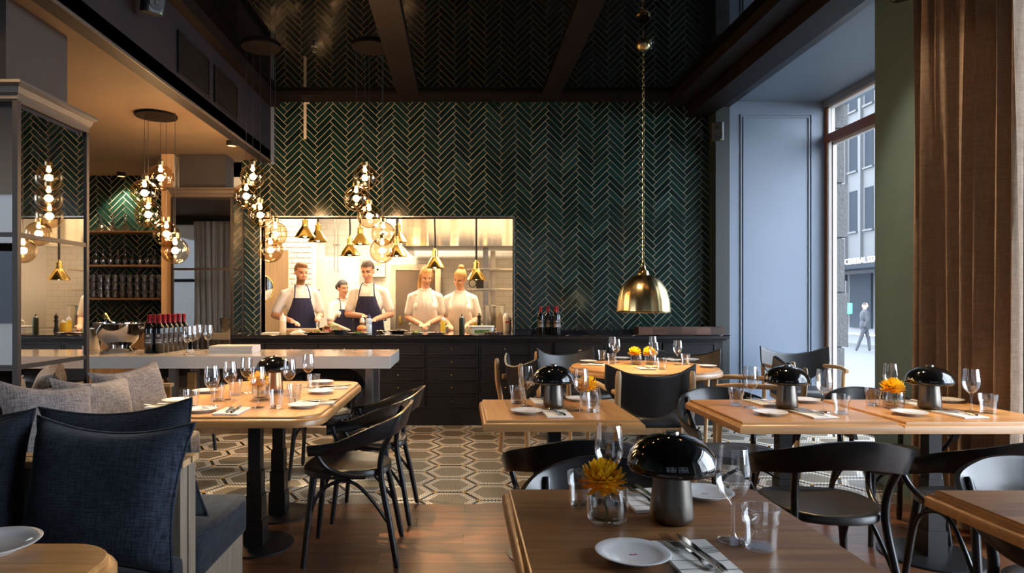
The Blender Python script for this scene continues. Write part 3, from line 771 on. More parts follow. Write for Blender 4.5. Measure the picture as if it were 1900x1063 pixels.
# ------------------------------------------------------------------ leather wing-back armchair (faces +Y)
def wingchair():
    t = thing('leather_armchair', '', 'chair')
    # curved back shell: grid in (u across, v up)
    nu, nv = 20, 10; F = []; B = []
    for j in range(nv+1):
        v = j/nv; fr = []; bk = []
        for i in range(nu+1):
            u = i/nu*2-1
            half = .328*(1-.60*max(0, 1-v/.60)**1.9)
            top = .775+.085*abs(u)**2.2
            z = .475+.03*abs(u)**2+(top-.475-.03*abs(u)**2)*v
            x = u*half; y = -.27-.05*v+.10*(u*half/.33)**2
            fr.append(Vector((x, y+.018, z))); bk.append(Vector((x, y-.018, z)))
        F.append(fr); B.append(bk)
    loops = [fr+bk[::-1] for fr, bk in zip(F, B)]
    MB().rings(loops, True, True, True).obj('backrest', 'leather_black', t, smooth=50, bevel=.012, seg=3)
    sp = [(-.25, .25), (.25, .25), (.27, .1), (.24, -.22), (.12, -.25), (-.12, -.25), (-.24, -.22), (-.27, .1)]
    o = spline([(x, y, 0) for x, y in sp], 4, True)
    R = [[(p.x*k, p.y*k, z) for p in o] for k, z in ((.95, .40), (1, .41), (1, .44), (.93, .458), (.6, .466), (.02, .466))]
    MB().rings(R, True, True, True).obj('seat', 'leather_black', t, smooth=50)
    R = [[(p.x*k, p.y*k, z) for p in o] for k, z in ((.90, .345), (.985, .35), (.985, .398), (.9, .40))]
    MB().rings(R, True, True, True).obj('seat_frame', 'oak_light', t, smooth=40)
    for s in (-1, 1):
        MB().tube(spline([(s*.285, -.30, 0), (s*.27, -.29, .25), (s*.262, -.305, .45), (s*.264, -.335, .62), (s*.260, -.345, .815)], 5), [.015]+[.022]*18+[.021, .014], 10).obj('back_post', 'oak_light', t, smooth=60)
        MB().tube([(s*.265, .25, 0), (s*.275, .245, .40), (s*.285, .24, .655)], [.014, .022, .018], 10).obj('front_leg', 'oak_light', t, smooth=60)
        MB().tube(spline([(s*.30, .27, .655), (s*.312, .12, .672), (s*.30, -.10, .668), (s*.262, -.29, .655)], 5), [.02]*16, 10, flat=.7).obj('armrest', 'oak_light', t, smooth=60)
    return t
WC = Proto(wingchair())
for x, y, a, lab in ((1.37, 4.97, 0, 'black leather wing-back armchair seen from behind at the round table'),
                     (1.13, 6.30, 205, 'black leather armchair behind the left side of the round table'),
                     (2.10, 6.28, 150, 'black leather armchair behind the right side of the round table'),
                     (.72, 5.55, -72, 'black leather armchair on the left side of the round table, seen from the side'),
                     (2.30, 5.22, 72, 'black leather armchair turned side-on between the round table and the window'),
                     (3.35, 6.45, 172, 'black leather armchair alone in the window bay by the blue panel')):
    WC.at((x, y, 0), math.radians(a), lab, 'leather armchairs')

# ------------------------------------------------------------------ banquettes, divider, cushions
bk = thing('banquette_bench', 'navy upholstered bench end behind the oak divider', 'bench', (-1.6, 2.62, 0))
MB().box((-.66, -.28, 0), (.64, .27, .29)).obj('base', 'oak_grey', bk)
MB().box((-.66, -.285, .29), (.66, .28, .46)).obj('seat_cushion', 'linen_navy_dark', bk, bevel=.03, seg=3, smooth=60)
bk = thing('banquette_bench', 'navy upholstered bench in the lower left corner', 'bench', (-1.6, 1.87, 0))
MB().box((-.66, -.30, 0), (.66, .31, .29)).obj('base', 'oak_grey', bk)
MB().box((-.66, -.32, .29), (.68, .325, .46)).obj('seat_cushion', 'linen_navy_dark', bk, bevel=.03, seg=3, smooth=60)
dv = thing('bench_divider', 'grey oak divider board between the two navy benches', 'divider', (-1.6, 2.265, 0))
for k, (a, b) in enumerate(((-.06, -.004), (.008, .066))):
    MB().box((-.66, a, 0), (.66, b, .745)).obj('board', 'oak_grey', dv, bevel=.002)
    MB().box((-.67, a-.008 if k == 0 else a+.004, .745), (.672, b, .768)).obj('cap', 'oak_light', dv, bevel=.002)
gb = thing('banquette_bench', 'grey upholstered bench with oak base along the mirror pillar', 'bench', (-1.995, 3.66, 0))
MB().box((-.28, -.68, 0), (.25, .66, .30)).obj('base', 'oak_light', gb)
MB().box((-.28, -.69, .30), (.28, .68, .46)).obj('seat_cushion', 'linen_grey', gb, bevel=.03, seg=3, smooth=60)
MB().box((-.28, -.69, .46), (-.2, .68, .80)).obj('backrest', 'linen_grey', gb, bevel=.02, seg=3, smooth=60)
ar = thing('wooden_armchair', 'oak chair frame with a flat armrest beyond the grey bench', 'chair', (-2.13, 4.72, 0))
MB().box((-.30, -.03, .695), (.06, .03, .72)).obj('armrest', 'oak_light', ar, bevel=.003)
for lx in (-.26, .02): MB().box((lx-.03, -.02, 0), (lx+.03, .02, .695)).obj('leg', 'oak', ar, bevel=.003)
MB().box((-.30, .05, .40), (.06, .45, .45)).obj('seat', 'leather_black', ar, bevel=.01)
for lx in (-.26, .02): MB().box((lx-.03, .42, 0), (lx+.03, .46, .75)).obj('back_post', 'oak', ar, bevel=.003)
def cushion(name, label, mat, w, h, th, loc, rz, tilt, roll=0, group=None, seed=0):
    rnd = random.Random(seed); n = 22; top = []; bot = []
    for j in range(n+1):
        a, b = [], []
        for i in range(n+1):
            u, v = i/n*2-1, j/n*2-1
            pin = 1-.13*(1-abs(v)**2.0)*abs(u)**2; pin2 = 1-.13*(1-abs(u)**2.0)*abs(v)**2
            x, z = u*w/2*pin, v*h/2*pin2
            t = th/2*max(0, (1-u**4))**.55*max(0, (1-v**4))**.55
            t *= 1+.10*math.sin(3.1*u+seed)*math.cos(2.7*v+seed*2)+.05*math.sin(9*u*v+seed)
            z -= .015*(1-u*u)*(v+1)/2
            a.append((x, -t-.002, z)); b.append((x, t+.002, z))
        top.append(a); bot.append(b)
    mb = MB().rings(top, False).rings([r[::-1] for r in bot], False)
    o = MB(); o.v, o.f, o.m = mb.v, mb.f, mb.m
    t = thing(name, label, 'cushion', loc, rz, group)
    inner = mb.obj('cover', mat, t, smooth=80)
    ed = [top[0][i] for i in range(n+1)]+[top[j][n] for j in range(1, n+1)]+[top[n][i] for i in range(n-1, -1, -1)]+[top[j][0] for j in range(n-1, 0, -1)]
    pp = MB().tube([(x, 0, z) for x, y, z in ed], .006, 6, closed=True).obj('piping', mat, t, smooth=80)
    t.rotation_euler = (tilt, roll, rz)
    return t
R_ = math.radians
CG = 'scatter cushions'
cushion('scatter_cushion', 'large navy linen cushion in the foreground leaning on the divider', 'linen_navy', .52, .46, .17, (-1.12, 2.06, .70), R_(-3), R_(-14), R_(2), CG, 1)
cushion('scatter_cushion', 'navy linen cushion at the left edge beside the large foreground cushion', 'linen_navy_dark', .50, .48, .15, (-1.605, 2.06, .705), R_(4), R_(-12), R_(-4), CG, 2)
cushion('scatter_cushion', 'dark navy cushion behind the divider on the middle bench', 'linen_navy_dark', .54, .48, .15, (-1.25, 2.455, .70), R_(4), R_(13), R_(-3), CG, 3)
cushion('scatter_cushion', 'dark navy cushion behind the divider near the left edge', 'linen_navy_dark', .48, .46, .15, (-1.84, 2.475, .695), R_(-4), R_(12), R_(4), CG, 4)
cushion('scatter_cushion', 'grey linen cushion farthest along the grey bench', 'linen_grey', .46, .46, .17, (-2.02, 4.08, .69), R_(62), R_(-20), R_(-6), CG, 5)
cushion('scatter_cushion', 'middle grey linen cushion on the grey bench', 'linen_grey', .46, .44, .17, (-2.03, 3.67, .675), R_(64), R_(-22), R_(4), CG, 6)
cushion('scatter_cushion', 'grey linen cushion on the grey bench cut by the left edge', 'linen_grey', .46, .45, .17, (-2.05, 3.27, .685), R_(60), R_(-20), R_(8), CG, 7)

# ------------------------------------------------------------------ tableware
def wine_glass():
    t = thing('wine_glass', '', 'glass')
    o = [(.034, 0), (.034, .002), (.022, .005), (.008, .010), (.0042, .022), (.0038, .060), (.0042, .082), (.009, .092), (.022, .103), (.033, .118), (.0385, .138), (.039, .155), (.036, .185), (.0325, .215)]
    i = [(.0315, .215), (.035, .185), (.038, .155), (.0375, .138), (.032, .119), (.021, .105), (.008, .096), (.0, .0955)]
    MB().lathe(o[:7], 28, cap1=False).obj('stem_and_foot', 'glass', t, smooth=60)
    MB().lathe(o[6:]+i, 32, cap0=False).obj('bowl', 'glass', t, smooth=60)
    return t
def tumbler():
    t = thing('water_tumbler', '', 'glass')
    fl = lambda a, z: 1+(.030*math.cos(16*a) if .008 < z < .055 else 0)
    o = [(.030, 0), (.032, .003), (.0325, .012), (.034, .05), (.0345, .056), (.0385, .060), (.0395, .066), (.041, .094)]
    i = [(.039, .094), (.0375, .064), (.033, .056), (.0305, .014), (.028, .010), (0, .010)]
    MB().lathe(o+i, 48, wob=fl).obj('body', 'glass_thick', t, smooth=50)
    return t
def side_plate():
    t = thing('side_plate', '', 'plate')
    MB().lathe([(.045, 0), (.047, .003), (.062, .008), (.079, .015), (.080, .0165), (.078, .0175), (.060, .011), (.048, .008), (0, .008)], 40).obj('dish', 'porcelain', t, smooth=50)
    m = MB(); p = [(.0, .0), (.008, .004), (.010, .001), (.006, -.001), (-.003, -.003), (-.008, -.001), (-.006, .003)]
    m.prism(p, .0078, .0086).obj('mark', 'porcelain_mark', t)
    return t
def napkin():
    t = thing('napkin', '', 'napkin')
    n = 12; m = 16; w, d = .125, .20; R = []
    def zf(u, v): return .0075+.0012*math.sin(5*u+3*v)
    top = [[((i/n-.5)*w, (j/m-.5)*d, zf(i/n, j/m)) for i in range(n+1)] for j in range(m+1)]
    bot = [[((i/n-.5)*w, (j/m-.5)*d, .0005) for i in range(n+1)] for j in range(m+1)]
    MB().rings([a+b[::-1] for a, b in zip(top, bot)], True, True, True).obj('cloth', 'napkin_cloth', t, smooth=50)
    s = MB()
    for yy in (.052, .045, .038, .031, .024, -.02, -.065):
        s.rings([[(x, yy+dy, zf(x/w+.5, (yy+dy)/d+.5)+.0006) for x in [(i/n-.5)*w for i in range(n+1)]] for dy in (-.0011, .0011)], False)
    s.obj('stripe', 'napkin_stripe', t)
    return t
def fork():
    t = thing('fork', '', 'fork')
    m = MB()
    for k in range(4):
        x = (k-1.5)*.0062
        m.tube([(x*.9, .045, .004), (x, .07, .0035), (x*.92, .100, .0075)], [.0018, .0016, .0008], 6)
    m.obj('tines', 'cutlery', t, smooth=60)
    R = []
    for y, w, z in ((.048, .011, .004), (.03, .0115, .003), (.012, .007, .005), (-.005, .0035, .008), (-.05, .0042, .007), (-.085, .008, .003), (-.1, .006, .002)):
        R.append([(-w, y, z), (w, y, z), (w, y, z+.0025), (-w, y, z+.0025)])
    MB().rings(R, True, True, True).obj('handle', 'cutlery', t, smooth=60)
    return t
def knife():
    t = thing('knife', '', 'knife')
    p = [(-.006, 0), (.006, 0), (.009, .04), (.0085, .08), (.004, .105), (-.002, .112), (-.006, .09)]
    MB().prism(p, .003, .0048).obj('blade', 'cutlery', t)
    R = []
    for y, w, z in ((.002, .005, .0045), (-.03, .005, .006), (-.08, .0075, .006), (-.1, .006, .004)):
        R.append([(-w, y, .0015), (w, y, .0015), (w*.7, y, z+.002), (-w*.7, y, z+.002)])
    MB().rings(R, True, True, True).obj('handle', 'cutlery', t, smooth=60)
    return t
def vase():
    t = thing('glass_vase', '', 'vase')
    o = [(.040, 0), (.046, .004), (.050, .014), (.051, .04), (.049, .075), (.0485, .088)]
    i = [(.0465, .088), (.047, .075), (.048, .04), (.046, .018), (.038, .012), (0, .012)]
    MB().lathe(o+i, 32, wob=lambda a, z: 1+.012*math.sin(7*a+z*60)).obj('body', 'glass_thick', t, smooth=60)
    MB().lathe([(.0, .0125), (.037, .0128), (.045, .018), (.0465, .045), (.0, .045)], 28).obj('water', 'water', t, smooth=60)
    return t
def flower():
    t = thing('chrysanthemum', '', 'flower')
    rnd = random.Random(3); deep = MB(); m = MB()
    for ring, (cnt, elev, L, W) in enumerate(((22, -30, .058, .016), (24, -10, .058, .016), (24, 8, .056, .015), (22, 24, .055, .015), (20, 40, .053, .014), (17, 56, .050, .013), (12, 72, .047, .012), (6, 85, .045, .011))):
        for k in range(cnt):
            a = 2*PI*(k+.5*(ring % 2))/cnt+rnd.uniform(-.08, .08); e = R_(elev+rnd.uniform(-9, 9)); l = L*rnd.uniform(.86, 1.1)
            d = Vector((math.cos(a)*math.cos(e), math.sin(a)*math.cos(e), math.sin(e))); sd = Vector((-math.sin(a), math.cos(a), 0)); up = d.cross(sd)*-1
            rows = []
            for f, wf, lift in ((.12, .5, 0), (.45, 1, -.0035), (.8, .95, -.002), (1, .35, .004)):
                c = d*l*f+up*-lift
                rows.append([c-sd*W*wf/2+up*.0022, c, c+sd*W*wf/2+up*.0022])
            (deep if ring == 0 or (ring == 1 and k % 2) else m).rings(rows, False)
    m.v = [(x, y, z+.112) for x, y, z in m.v]; deep.v = [(x, y, z+.112) for x, y, z in deep.v]
    tag(m.obj('petals', 'petal', t, smooth=60, fix=False), kind='stuff'); deep.obj('outer_petals', 'petal_deep', t, smooth=60, fix=False)
    MB().ball((0, 0, .112), .014, 10, 8).obj('heart', 'petal_deep', t, smooth=60)
    MB().tube(spline([(-.018, -.012, .016), (-.008, -.006, .06), (0, 0, .11)], 4), .0028, 6).obj('stalk', 'stem', t, smooth=60)
    return t
def table_lamp(mat='lamp_steel'):
    t = thing('table_lamp', '', 'lamp')
    MB().lathe([(.044, 0), (.051, .006), (.054, .018), (.051, .05), (.044, .12), (.042, .150), (.0, .150)], 40).obj('base', mat, t, smooth=50)
    o = [(.098, .127), (.106, .130), (.1095, .138), (.108, .152), (.100, .174), (.084, .194), (.060, .209), (.034, .217), (.018, .219)]
    i = [(.018, .215), (.034, .213), (.058, .204), (.081, .190), (.096, .171), (.103, .151), (.104, .139)]
    MB().lathe(o+i, 48, loop=True).obj('shade', 'lamp_black_gloss', t, smooth=60)
    MB().lathe([(.018, .210), (.0185, .223), (.017, .226), (0, .226)], 24).obj('finial', mat, t, smooth=50)
    MB().lathe([(.012, .150), (.012, .212)], 16).obj('stem', mat, t, smooth=50)
    return t
PW, PT, PP, PN, PF, PK, PV, PFL, PL = [Proto(f()) for f in (wine_glass, tumbler, side_plate, napkin, fork, knife, vase, flower, table_lamp)]
def setting(tn, wines=(), tumbs=(), plates=(), naps=(), vases=(), lamp=None, h=.7508, cut=True):
    """things on one table at their pixel positions; every entry (px, py, where)"""
    for x, y, w in wines: PW.at(onz(x, y, h), 0, 'stemmed wine glass %s on %s' % (w, tn), 'wine glasses')
    for x, y, w in tumbs: PT.at(onz(x, y, h), random.random(), 'fluted water tumbler %s on %s' % (w, tn), 'water tumblers')
    for x, y, w in plates: PP.at(onz(x, y, h), random.uniform(-.5, .5), 'white side plate %s on %s' % (w, tn), 'side plates')
    for x, y, w, rz in naps:
        p = onz(x, y, h); PN.at(p, R_(rz), 'white striped napkin %s on %s' % (w, tn), 'napkins')
        if cut:
            q = Matrix.Rotation(R_(rz), 3, 'Z')
            PF.at(p+q @ Vector((-.014, .022, .0085)), R_(rz+9), 'fork on the napkin %s on %s' % (w, tn), 'forks')
            PK.at(p+q @ Vector((.016, .015, .0085)), R_(rz+5), 'knife on the napkin %s on %s' % (w, tn), 'knives')
    for x, y, w in vases:
        p = onz(x, y, h); PV.at(p, random.random(), 'clear glass vase %s on %s' % (w, tn), 'vases')
        PFL.at(p+Vector((-.012, -.008, 0)), random.random()*3, 'yellow flower in the vase %s on %s' % (w, tn), 'flowers')
    if lamp: PL.at(onz(lamp[0], lamp[1], h), .4, 'black mushroom lamp with brushed base on %s' % tn, 'table lamps')
setting('the nearest table', [(1130, 933, 'left'), (1360, 1003, 'right')], [(1081, 940, 'behind the flower'), (1411, 1018, 'near right')],
        [(1174, 1036, 'at the front'), (1307, 921, 'at the back')], [(1292, 1040, 'at the front', 3), (1200, 930, 'at the back', 3)], [(1127, 968, 'beside the lamp')], (1246, 966))
setting('the table before the wing chair', [(976, 754, 'left'), (1078, 762, 'right')], [(959, 748, 'left'), (1101, 764, 'right')],
        [(978, 766, 'front'), (1076, 743, 'back')], [(1033, 769, 'front', 2), (1008, 745, 'back', 2)], [(1093, 751, 'behind the right tumbler')], (1027, 756))
setting('the no-flower window table', [(1393, 756, 'left'), (1529, 765, 'right')], [(1366, 752, 'left'), (1561, 767, 'right')],
        [(1429, 769, 'front'), (1490, 745, 'back')], [(1510, 770, 'front', 4), (1417, 748, 'back', 4)], [], (1460, 757))
setting('the curtain table', [(1653, 747, 'left'), (1802, 764, 'right')], [(1620, 752, 'left'), (1833, 766, 'right')],
        [(1687, 769, 'front'), (1757, 745, 'back')], [(1780, 770, 'front', 5), (1697, 749, 'back', 3)], [(1658, 757, 'beside the lamp')], (1725, 758))
setting('the round table', [(1136, 666, 'back left'), (1143, 673, 'front left'), (1211, 664, 'back middle'), (1213, 682, 'front middle'), (1257, 677, 'right')],
        [(1117, 668, 'far left'), (1135, 675, 'left of the flowers'), (1228, 685, 'in front of the flowers'), (1272, 676, 'right')],
        [(1092, 672, 'left'), (1154, 666, 'back'), (1281, 669, 'right back'), (1312, 681, 'right')], [(1100, 677, 'left', 70), (1197, 684, 'front', 0), (1247, 667, 'back', 10)], [(1180, 676, 'left'), (1207, 676, 'right')])
setting('the large left table', [(393, 754, 'nearest the bench'), (427, 741, 'second from the bench'), (458, 729, 'third from the bench'), (479, 756, 'in front of the flower'), (537, 734, 'right of the lamp'), (572, 718, 'at the far right')],
        [(355, 757, 'front left'), (403, 744, 'second on the left'), (437, 733, 'third on the left'), (512, 757, 'front middle'), (546, 744, 'second on the right'), (582, 722, 'far right')],
        [(373, 763, 'front left'), (329, 746, 'second on the left'), (382, 728, 'third on the left'), (562, 755, 'front right'), (595, 729, 'second on the right'), (597, 711, 'far right')],
        [(430, 764, 'front', 0), (314, 755, 'left', 82), (586, 748, 'front right', -80), (616, 720, 'far right', -80)], [(484, 741, 'in the middle')])
t = table_lamp('lamp_copper'); t.location = onz(509, 727, .7508); tag(t, 'black mushroom lamp with copper base on the large left table', None, 'table lamps')
PP.at(onz(-18, 1022, .7508), 0, 'white plate on the rounded table corner at lower left', 'side plates', 1.25)

# ------------------------------------------------------------------ pendant globe clusters
def globe_cluster(label, cxp, zc, Y, globes, rg=.112):
    X = (cxp-CX)*Y/FPX
    t = thing('globe_pendant_cluster', label, 'pendant lamp', (X, Y, zc), group='globe pendant clusters')
    MB().lathe([(.17, -.022), (.17, -.004), (.165, 0), (0, 0)], 40).obj('ceiling_canopy', 'canopy_brown', t, smooth=40)
    for (gx, gy, dy) in globes:
        p = px(gx, gy, Y+dy)-Vector((X, Y, zc))
        g = MB().lathe([(.026, rg*.975)]+[(rg*math.sin(a), rg*math.cos(a)) for a in [.24+i*(PI-.24)/22 for i in range(23)]], 36, cap0=False, cap1=False).obj('globe', 'glass_amber', t, smooth=80, loc=p)
        MB().lathe([(.030, rg*.955), (.031, rg*.955+.035), (.024, rg*.955+.042), (.010, rg*.955+.052), (0, rg*.955+.054)], 20).obj('socket', 'brass_dark', g, smooth=40)
        MB().lathe([(.0, .050), (.010, .052), (.017, .062), (.018, .073), (.012, .09), (.011, rg)], 16).obj('bulb', 'bulb', g, smooth=70)
        MB().tube([(0, 0, rg+.05), (0, 0, -p.z-.02)], .0022, 6).obj('cord', 'cord_black', g)
        light('bulb_light', 'POINT', (0, 0, .0), 15, WARM, parent=g, shadow_soft_size=.03)
globe_cluster('five glass globe pendant cluster on the low ceiling above the bottles', 290, ZL, 5.67, [(298, 330, -.02), (268, 358, -.1), (275, 398, .05), (309, 434, .1), (325, 465, -.12)])
globe_cluster('five glass globe pendant cluster left of the kitchen opening', 484, ZC, 5.97, [(469, 328, .05), (457, 364, -.1), (483, 399, 0), (511, 434, .1), (502, 464, -.12)])
globe_cluster('five glass globe pendant cluster in front of the kitchen lamps', 688, ZC, 5.97, [(677, 330, .0), (661, 368, -.1), (685, 401, .06), (711, 434, .1), (709, 465, -.1)])

# ------------------------------------------------------------------ large brass pendant on a chain
bp_ = thing('brass_pendant', 'large dome-shaped brass pendant on a long chain above the round table', 'pendant lamp', (1.565, 5.64, 0))
sr = .226; zb = 1.215
prof = [(sr, zb), (sr*.99, zb+.02), (sr*.96, zb+.10), (sr*.86, zb+.19), (sr*.66, zb+.265), (sr*.40, zb+.31), (sr*.16, zb+.325)]
MB().lathe(prof+[(r-.004, z-.003) for r, z in prof[::-1]], 72, loop=True, wob=lambda a, z: 1+.008*math.cos(24*a)).obj('shade', 'brass_aged', bp_, smooth=60)
MB().lathe([(sr*.22, zb+.315), (sr*.2, zb+.35), (.025, zb+.365), (.018, zb+.40), (0, zb+.402)], 24).obj('cap', 'brass_aged', bp_, smooth=50)
MB().ball((0, 0, zb+.10), .045, 16, 10).obj('bulb', 'bulb', bp_, smooth=80)
light('bulb_light', 'SPOT', (0, 0, zb+.04), 55, (1, .74, .42), parent=bp_, spot_size=R_(140), spot_blend=.6, shadow_soft_size=.06)
MB().ball((0, 0, 3.51), (.062, .062, .055), 20, 12).obj('ceiling_ball', 'brass_aged', bp_, smooth=80)
MB().tube([(0, 0, 3.55), (0, 0, ZC)], .006, 8).obj('ceiling_rod', 'brass_dark', bp_)
lkm = MB().tube([(.011*math.cos(a), 0, .020*math.sin(a)) for a in [i*PI/6 for i in range(12)]], .0032, 5, closed=True).obj('chain_link', 'brass_aged', bp_, smooth=60)
zz = zb+.41; lkm.location = (0, 0, zz); k = 0
while zz < 3.43:
    zz += .033; k += 1
    o = lkm.copy(); COL.objects.link(o); o.location = (0, 0, zz); o.rotation_euler = (0, .06*math.sin(k), PI/2*(k % 2)+.3)

# ------------------------------------------------------------------ heat lamps above the pass
def heat_lamp(x, y, Y, label, up=2.9, cord='coil'):
    p = px(x, y, Y); t = thing('heat_lamp', label, 'pendant lamp', p, group='brass heat lamps')
    pr = [(.128, 0), (.124, .008), (.045, .125), (.040, .13)]
    MB().lathe(pr+[(r-.003, z-.002) for r, z in pr[::-1]], 36, loop=True).obj('shade', 'brass', t, smooth=35)
    MB().lathe([(.041, .128), (.041, .15), (.034, .153), (.034, .19), (.040, .193), (.040, .205), (.020, .215), (.020, .235), (0, .236)], 24).obj('neck', 'brass', t, smooth=35)
    MB().ball((0, 0, .03), .03, 12, 8).obj('bulb', 'bulb', t, smooth=80)
    L = up-p.z
    if cord == 'coil':
        n = int((L-.236)/.018)
        MB().tube([(0, 0, .236), (0, 0, L)], .009, 8).obj('cord', 'cord_black', t)
        MB().tube([(.014*math.cos(i*PI/4), .014*math.sin(i*PI/4), .24+(L-.25)*i/(n*8)) for i in range(n*8+1)], .004, 5).obj('coil', 'cord_black', t, smooth=60)
    else: MB().tube(spline([(0, 0, .235), (.004, 0, .32), (-.005, 0, L*.6), (0, 0, L)], 4), .010, 8).obj('cord', 'cord_black', t, smooth=60)
    return t
HW = ('leftmost', 'second from left', 'third from left, hanging low', 'fourth from left behind the low one', 'high one beside the globe cluster', 'low one half hidden by the globe cluster', 'second from right', 'rightmost, hanging lowest')
for i, (x, y, Y, c) in enumerate(((566, 440, 7.85, 's'), (590, 448, 8.12, 's'), (649, 474, 7.85, 's'), (668, 453, 8.05, 's'), (738, 449, 8.05, 's'), (736, 475, 7.85, 's'), (807, 497, 7.85, 's'), (884, 519, 7.85, 'coil'))):
    heat_lamp(x, y, Y, 'brass cone heat lamp over the pass, %s' % HW[i], cord=c)

# ------------------------------------------------------------------ bottles and bar things
def wine_bottle(lab=True):
    t = thing('wine_bottle', '', 'bottle')
    MB().lathe([(.034, 0), (.037, .004), (.0375, .19), (.034, .206), (.018, .228), (.0145, .24), (.0145, .30), (0, .30)], 24).obj('body', 'wine_bottle', t, smooth=40)
    MB().lathe([(.0155, .235), (.0158, .296), (.0165, .297), (.0165, .303), (0, .304)], 20, cap0=False).obj('capsule', 'foil_red', t, smooth=40)
    l = MB(); R = []
    for z in (.07, .155): R.append([(.0379*math.cos(a), .0379*math.sin(a), z) for a in [-PI/2-1.1+i*2.2/12 for i in range(13)]])
    l.rings(R, False).obj('label', 'label_dark', t, smooth=60)
    w = MB()
    for z0, z1, s in ((.080, .092, .6), (.098, .101, .8), (.106, .109, .7), (.13, .145, .3)):
        w.rings([[(.0382*math.cos(a), .0382*math.sin(a), z) for a in [-PI/2-s+i*2*s/8 for i in range(9)]] for z in (z0, z1)], False)
    w.obj('label_print', 'label_cream', t, smooth=60)
    return t
WB = Proto(wine_bottle())
# two staggered files running back from the camera on the bar
for i in range(7):
    for s in (0, 1):
        p = onz(277+i*9.0+s*19, 655-i*1.35-s*.3, .9006)
        if i == 6 and s == 1: continue
        WB.at(p, .15, 'red-capped dark wine bottle in the double file on the white bar', 'wine bottles in a double file on the bar')
for i, (x, Y) in enumerate(((1003, 7.15), (1017, 7.17), (1031, 7.13), (1034, 7.24))):
    p = px(x, 620, Y); WB.at((p.x, Y, .957), .1*i, ('leftmost', 'middle', 'front right', 'rear right')[i]+' red-capped wine bottle on the black marble counter', 'wine bottles on the marble counter')
bw_ = thing('champagne_bowl', 'large polished steel champagne bowl on a foot on the white bar', 'bowl', onz(222, 652, .9006))
MB().lathe([(.13, 0), (.135, .008), (.115, .02), (.09, .035), (.085, .045), (.12, .07), (.155, .11), (.18, .17), (.188, .225), (.196, .232), (.196, .238), (.184, .236), (.176, .17), (.15, .112), (.10, .07), (0, .06)], 56).obj('bowl', 'chrome', bw_, smooth=40)
for s in (-1, 1): MB().tube([(s*.18, -.03, .19), (s*.215, -.03, .19), (s*.22, 0, .19), (s*.215, .03, .19), (s*.18, .03, .19)], .009, 8).obj('handle', 'chrome', bw_, smooth=60)
cbt = thing('champagne_bottle', 'gold-topped champagne bottle leaning in the steel bowl', 'bottle', onz(222, 652, .9006)+Vector((-.04, .03, .075)))
MB().lathe([(.04, 0), (.042, .12), (.018, .2), (.015, .24), (0, .24)], 20).obj('body', 'wine_bottle', cbt, smooth=40); MB().lathe([(.017, .18), (.019, .215), (.016, .235), (.018, .25), (0, .255)], 16).obj('foil', 'brass', cbt, smooth=40)
cbt.rotation_euler = (.1, -.35, 0)
for x, lab in ((166, 'polished steel wine bucket at the left end of the bar'),):
    t = thing('wine_bucket', lab, 'bucket', onz(x, 649.5, .9006))
    MB().lathe([(.075, 0), (.08, .005), (.10, .17), (.108, .185), (.106, .19), (.097, .175), (.075, .01), (0, .01)], 40).obj('body', 'chrome', t, smooth=40)
    MB().tube([(.10, 0, .14), (.125, 0, .15), (.128, 0, .165), (.10, 0, .172)], .008, 8).obj('handle', 'chrome', t, smooth=60)
for x, y, w in ((348, 658, 'nearest the bottles'), (357, 655, 'second from the bottles'), (367, 650, 'third from the bottles'), (386, 652, 'beside the menus')):
    PW.at(onz(x, y, .9006), 0, 'wine glass on the white bar, %s' % w, 'wine glasses on the bar', 1.0)
for k in range(3):
    p = onz(430, 655, .90); c = MB().box((-.17, -.11, 0), (.17, .11, .0185)).obj('menu_book', 'paper', bevel=.002)
    c.location = (p.x, p.y+.08, .90+k*.019); c.rotation_euler = (0, 0, (.01, -.015, .02)[k])
    tag(c, ('bottom', 'middle', 'top')[k]+' grey menu book of the stack on the white bar', 'book', 'stacked menu books')
# shelf glassware
def decanter():
    t = thing('decanter', '', 'decanter')
    o = [(.06, 0), (.085, .006), (.088, .03), (.06, .075), (.022, .115), (.016, .15), (.022, .24), (.03, .26)]
    MB().lathe(o+[(r-.0025, z-.001) for r, z in o[::-1][:-1]]+[(0, .006)], 28).obj('body', 'glass_thick', t, smooth=60)
    return t
DC = Proto(decanter()); DC.root.children[0].data.materials[0] = M('glass_shelf')
for i, x in enumerate((157, 187, 209, 233)): DC.at((px(x, 0, 8.23).x, 8.23, 2.185), 0, ('decanter half hidden behind the mirror pillar', 'slim-necked decanter, left of the group on the top shelf', 'middle decanter of the group on the top shelf', 'right-hand decanter on the top shelf')[i], 'decanters on the top shelf', .8)
def swap(root, mat):
    for o in root.children: o.data.materials.clear(); o.data.materials.append(M(mat))
    return root
ug = swap(wine_glass(), 'glass_shelf'); ST = Proto(swap(tumbler(), 'glass_shelf')); ug.name = 'upturned_wine_glass'; UG = Proto(ug)
for i in range(12):
    for j in range(2):
        o = UG.at((-4.72+i*.092+.045*j, 8.17+j*.10, 1.765+.215*.86), 0, 'wine glass standing upside down on the middle shelf', 'upturned wine glasses on the middle shelf', .86)
        o.rotation_euler = (PI, 0, 0)
for i in range(13):
    for j in range(3):
        ST.at((-4.75+i*.092, 8.17, 1.355+j*.096), .3*i, 'water tumbler stacked three high on the bottom shelf', 'stacked tumblers on the bottom shelf')
tr = thing('finger_jointed_tray', 'long walnut finger-jointed box on the marble counter', 'box', (px(1257, 0, 7.28).x, 7.24, .957))
cols = 6
for k in range(cols): MB().box((-.47+k*.94/cols, -.11, 0), (-.47+(k+1)*.94/cols-.001, -.09, .075)).obj('front_block', 'walnut', tr)
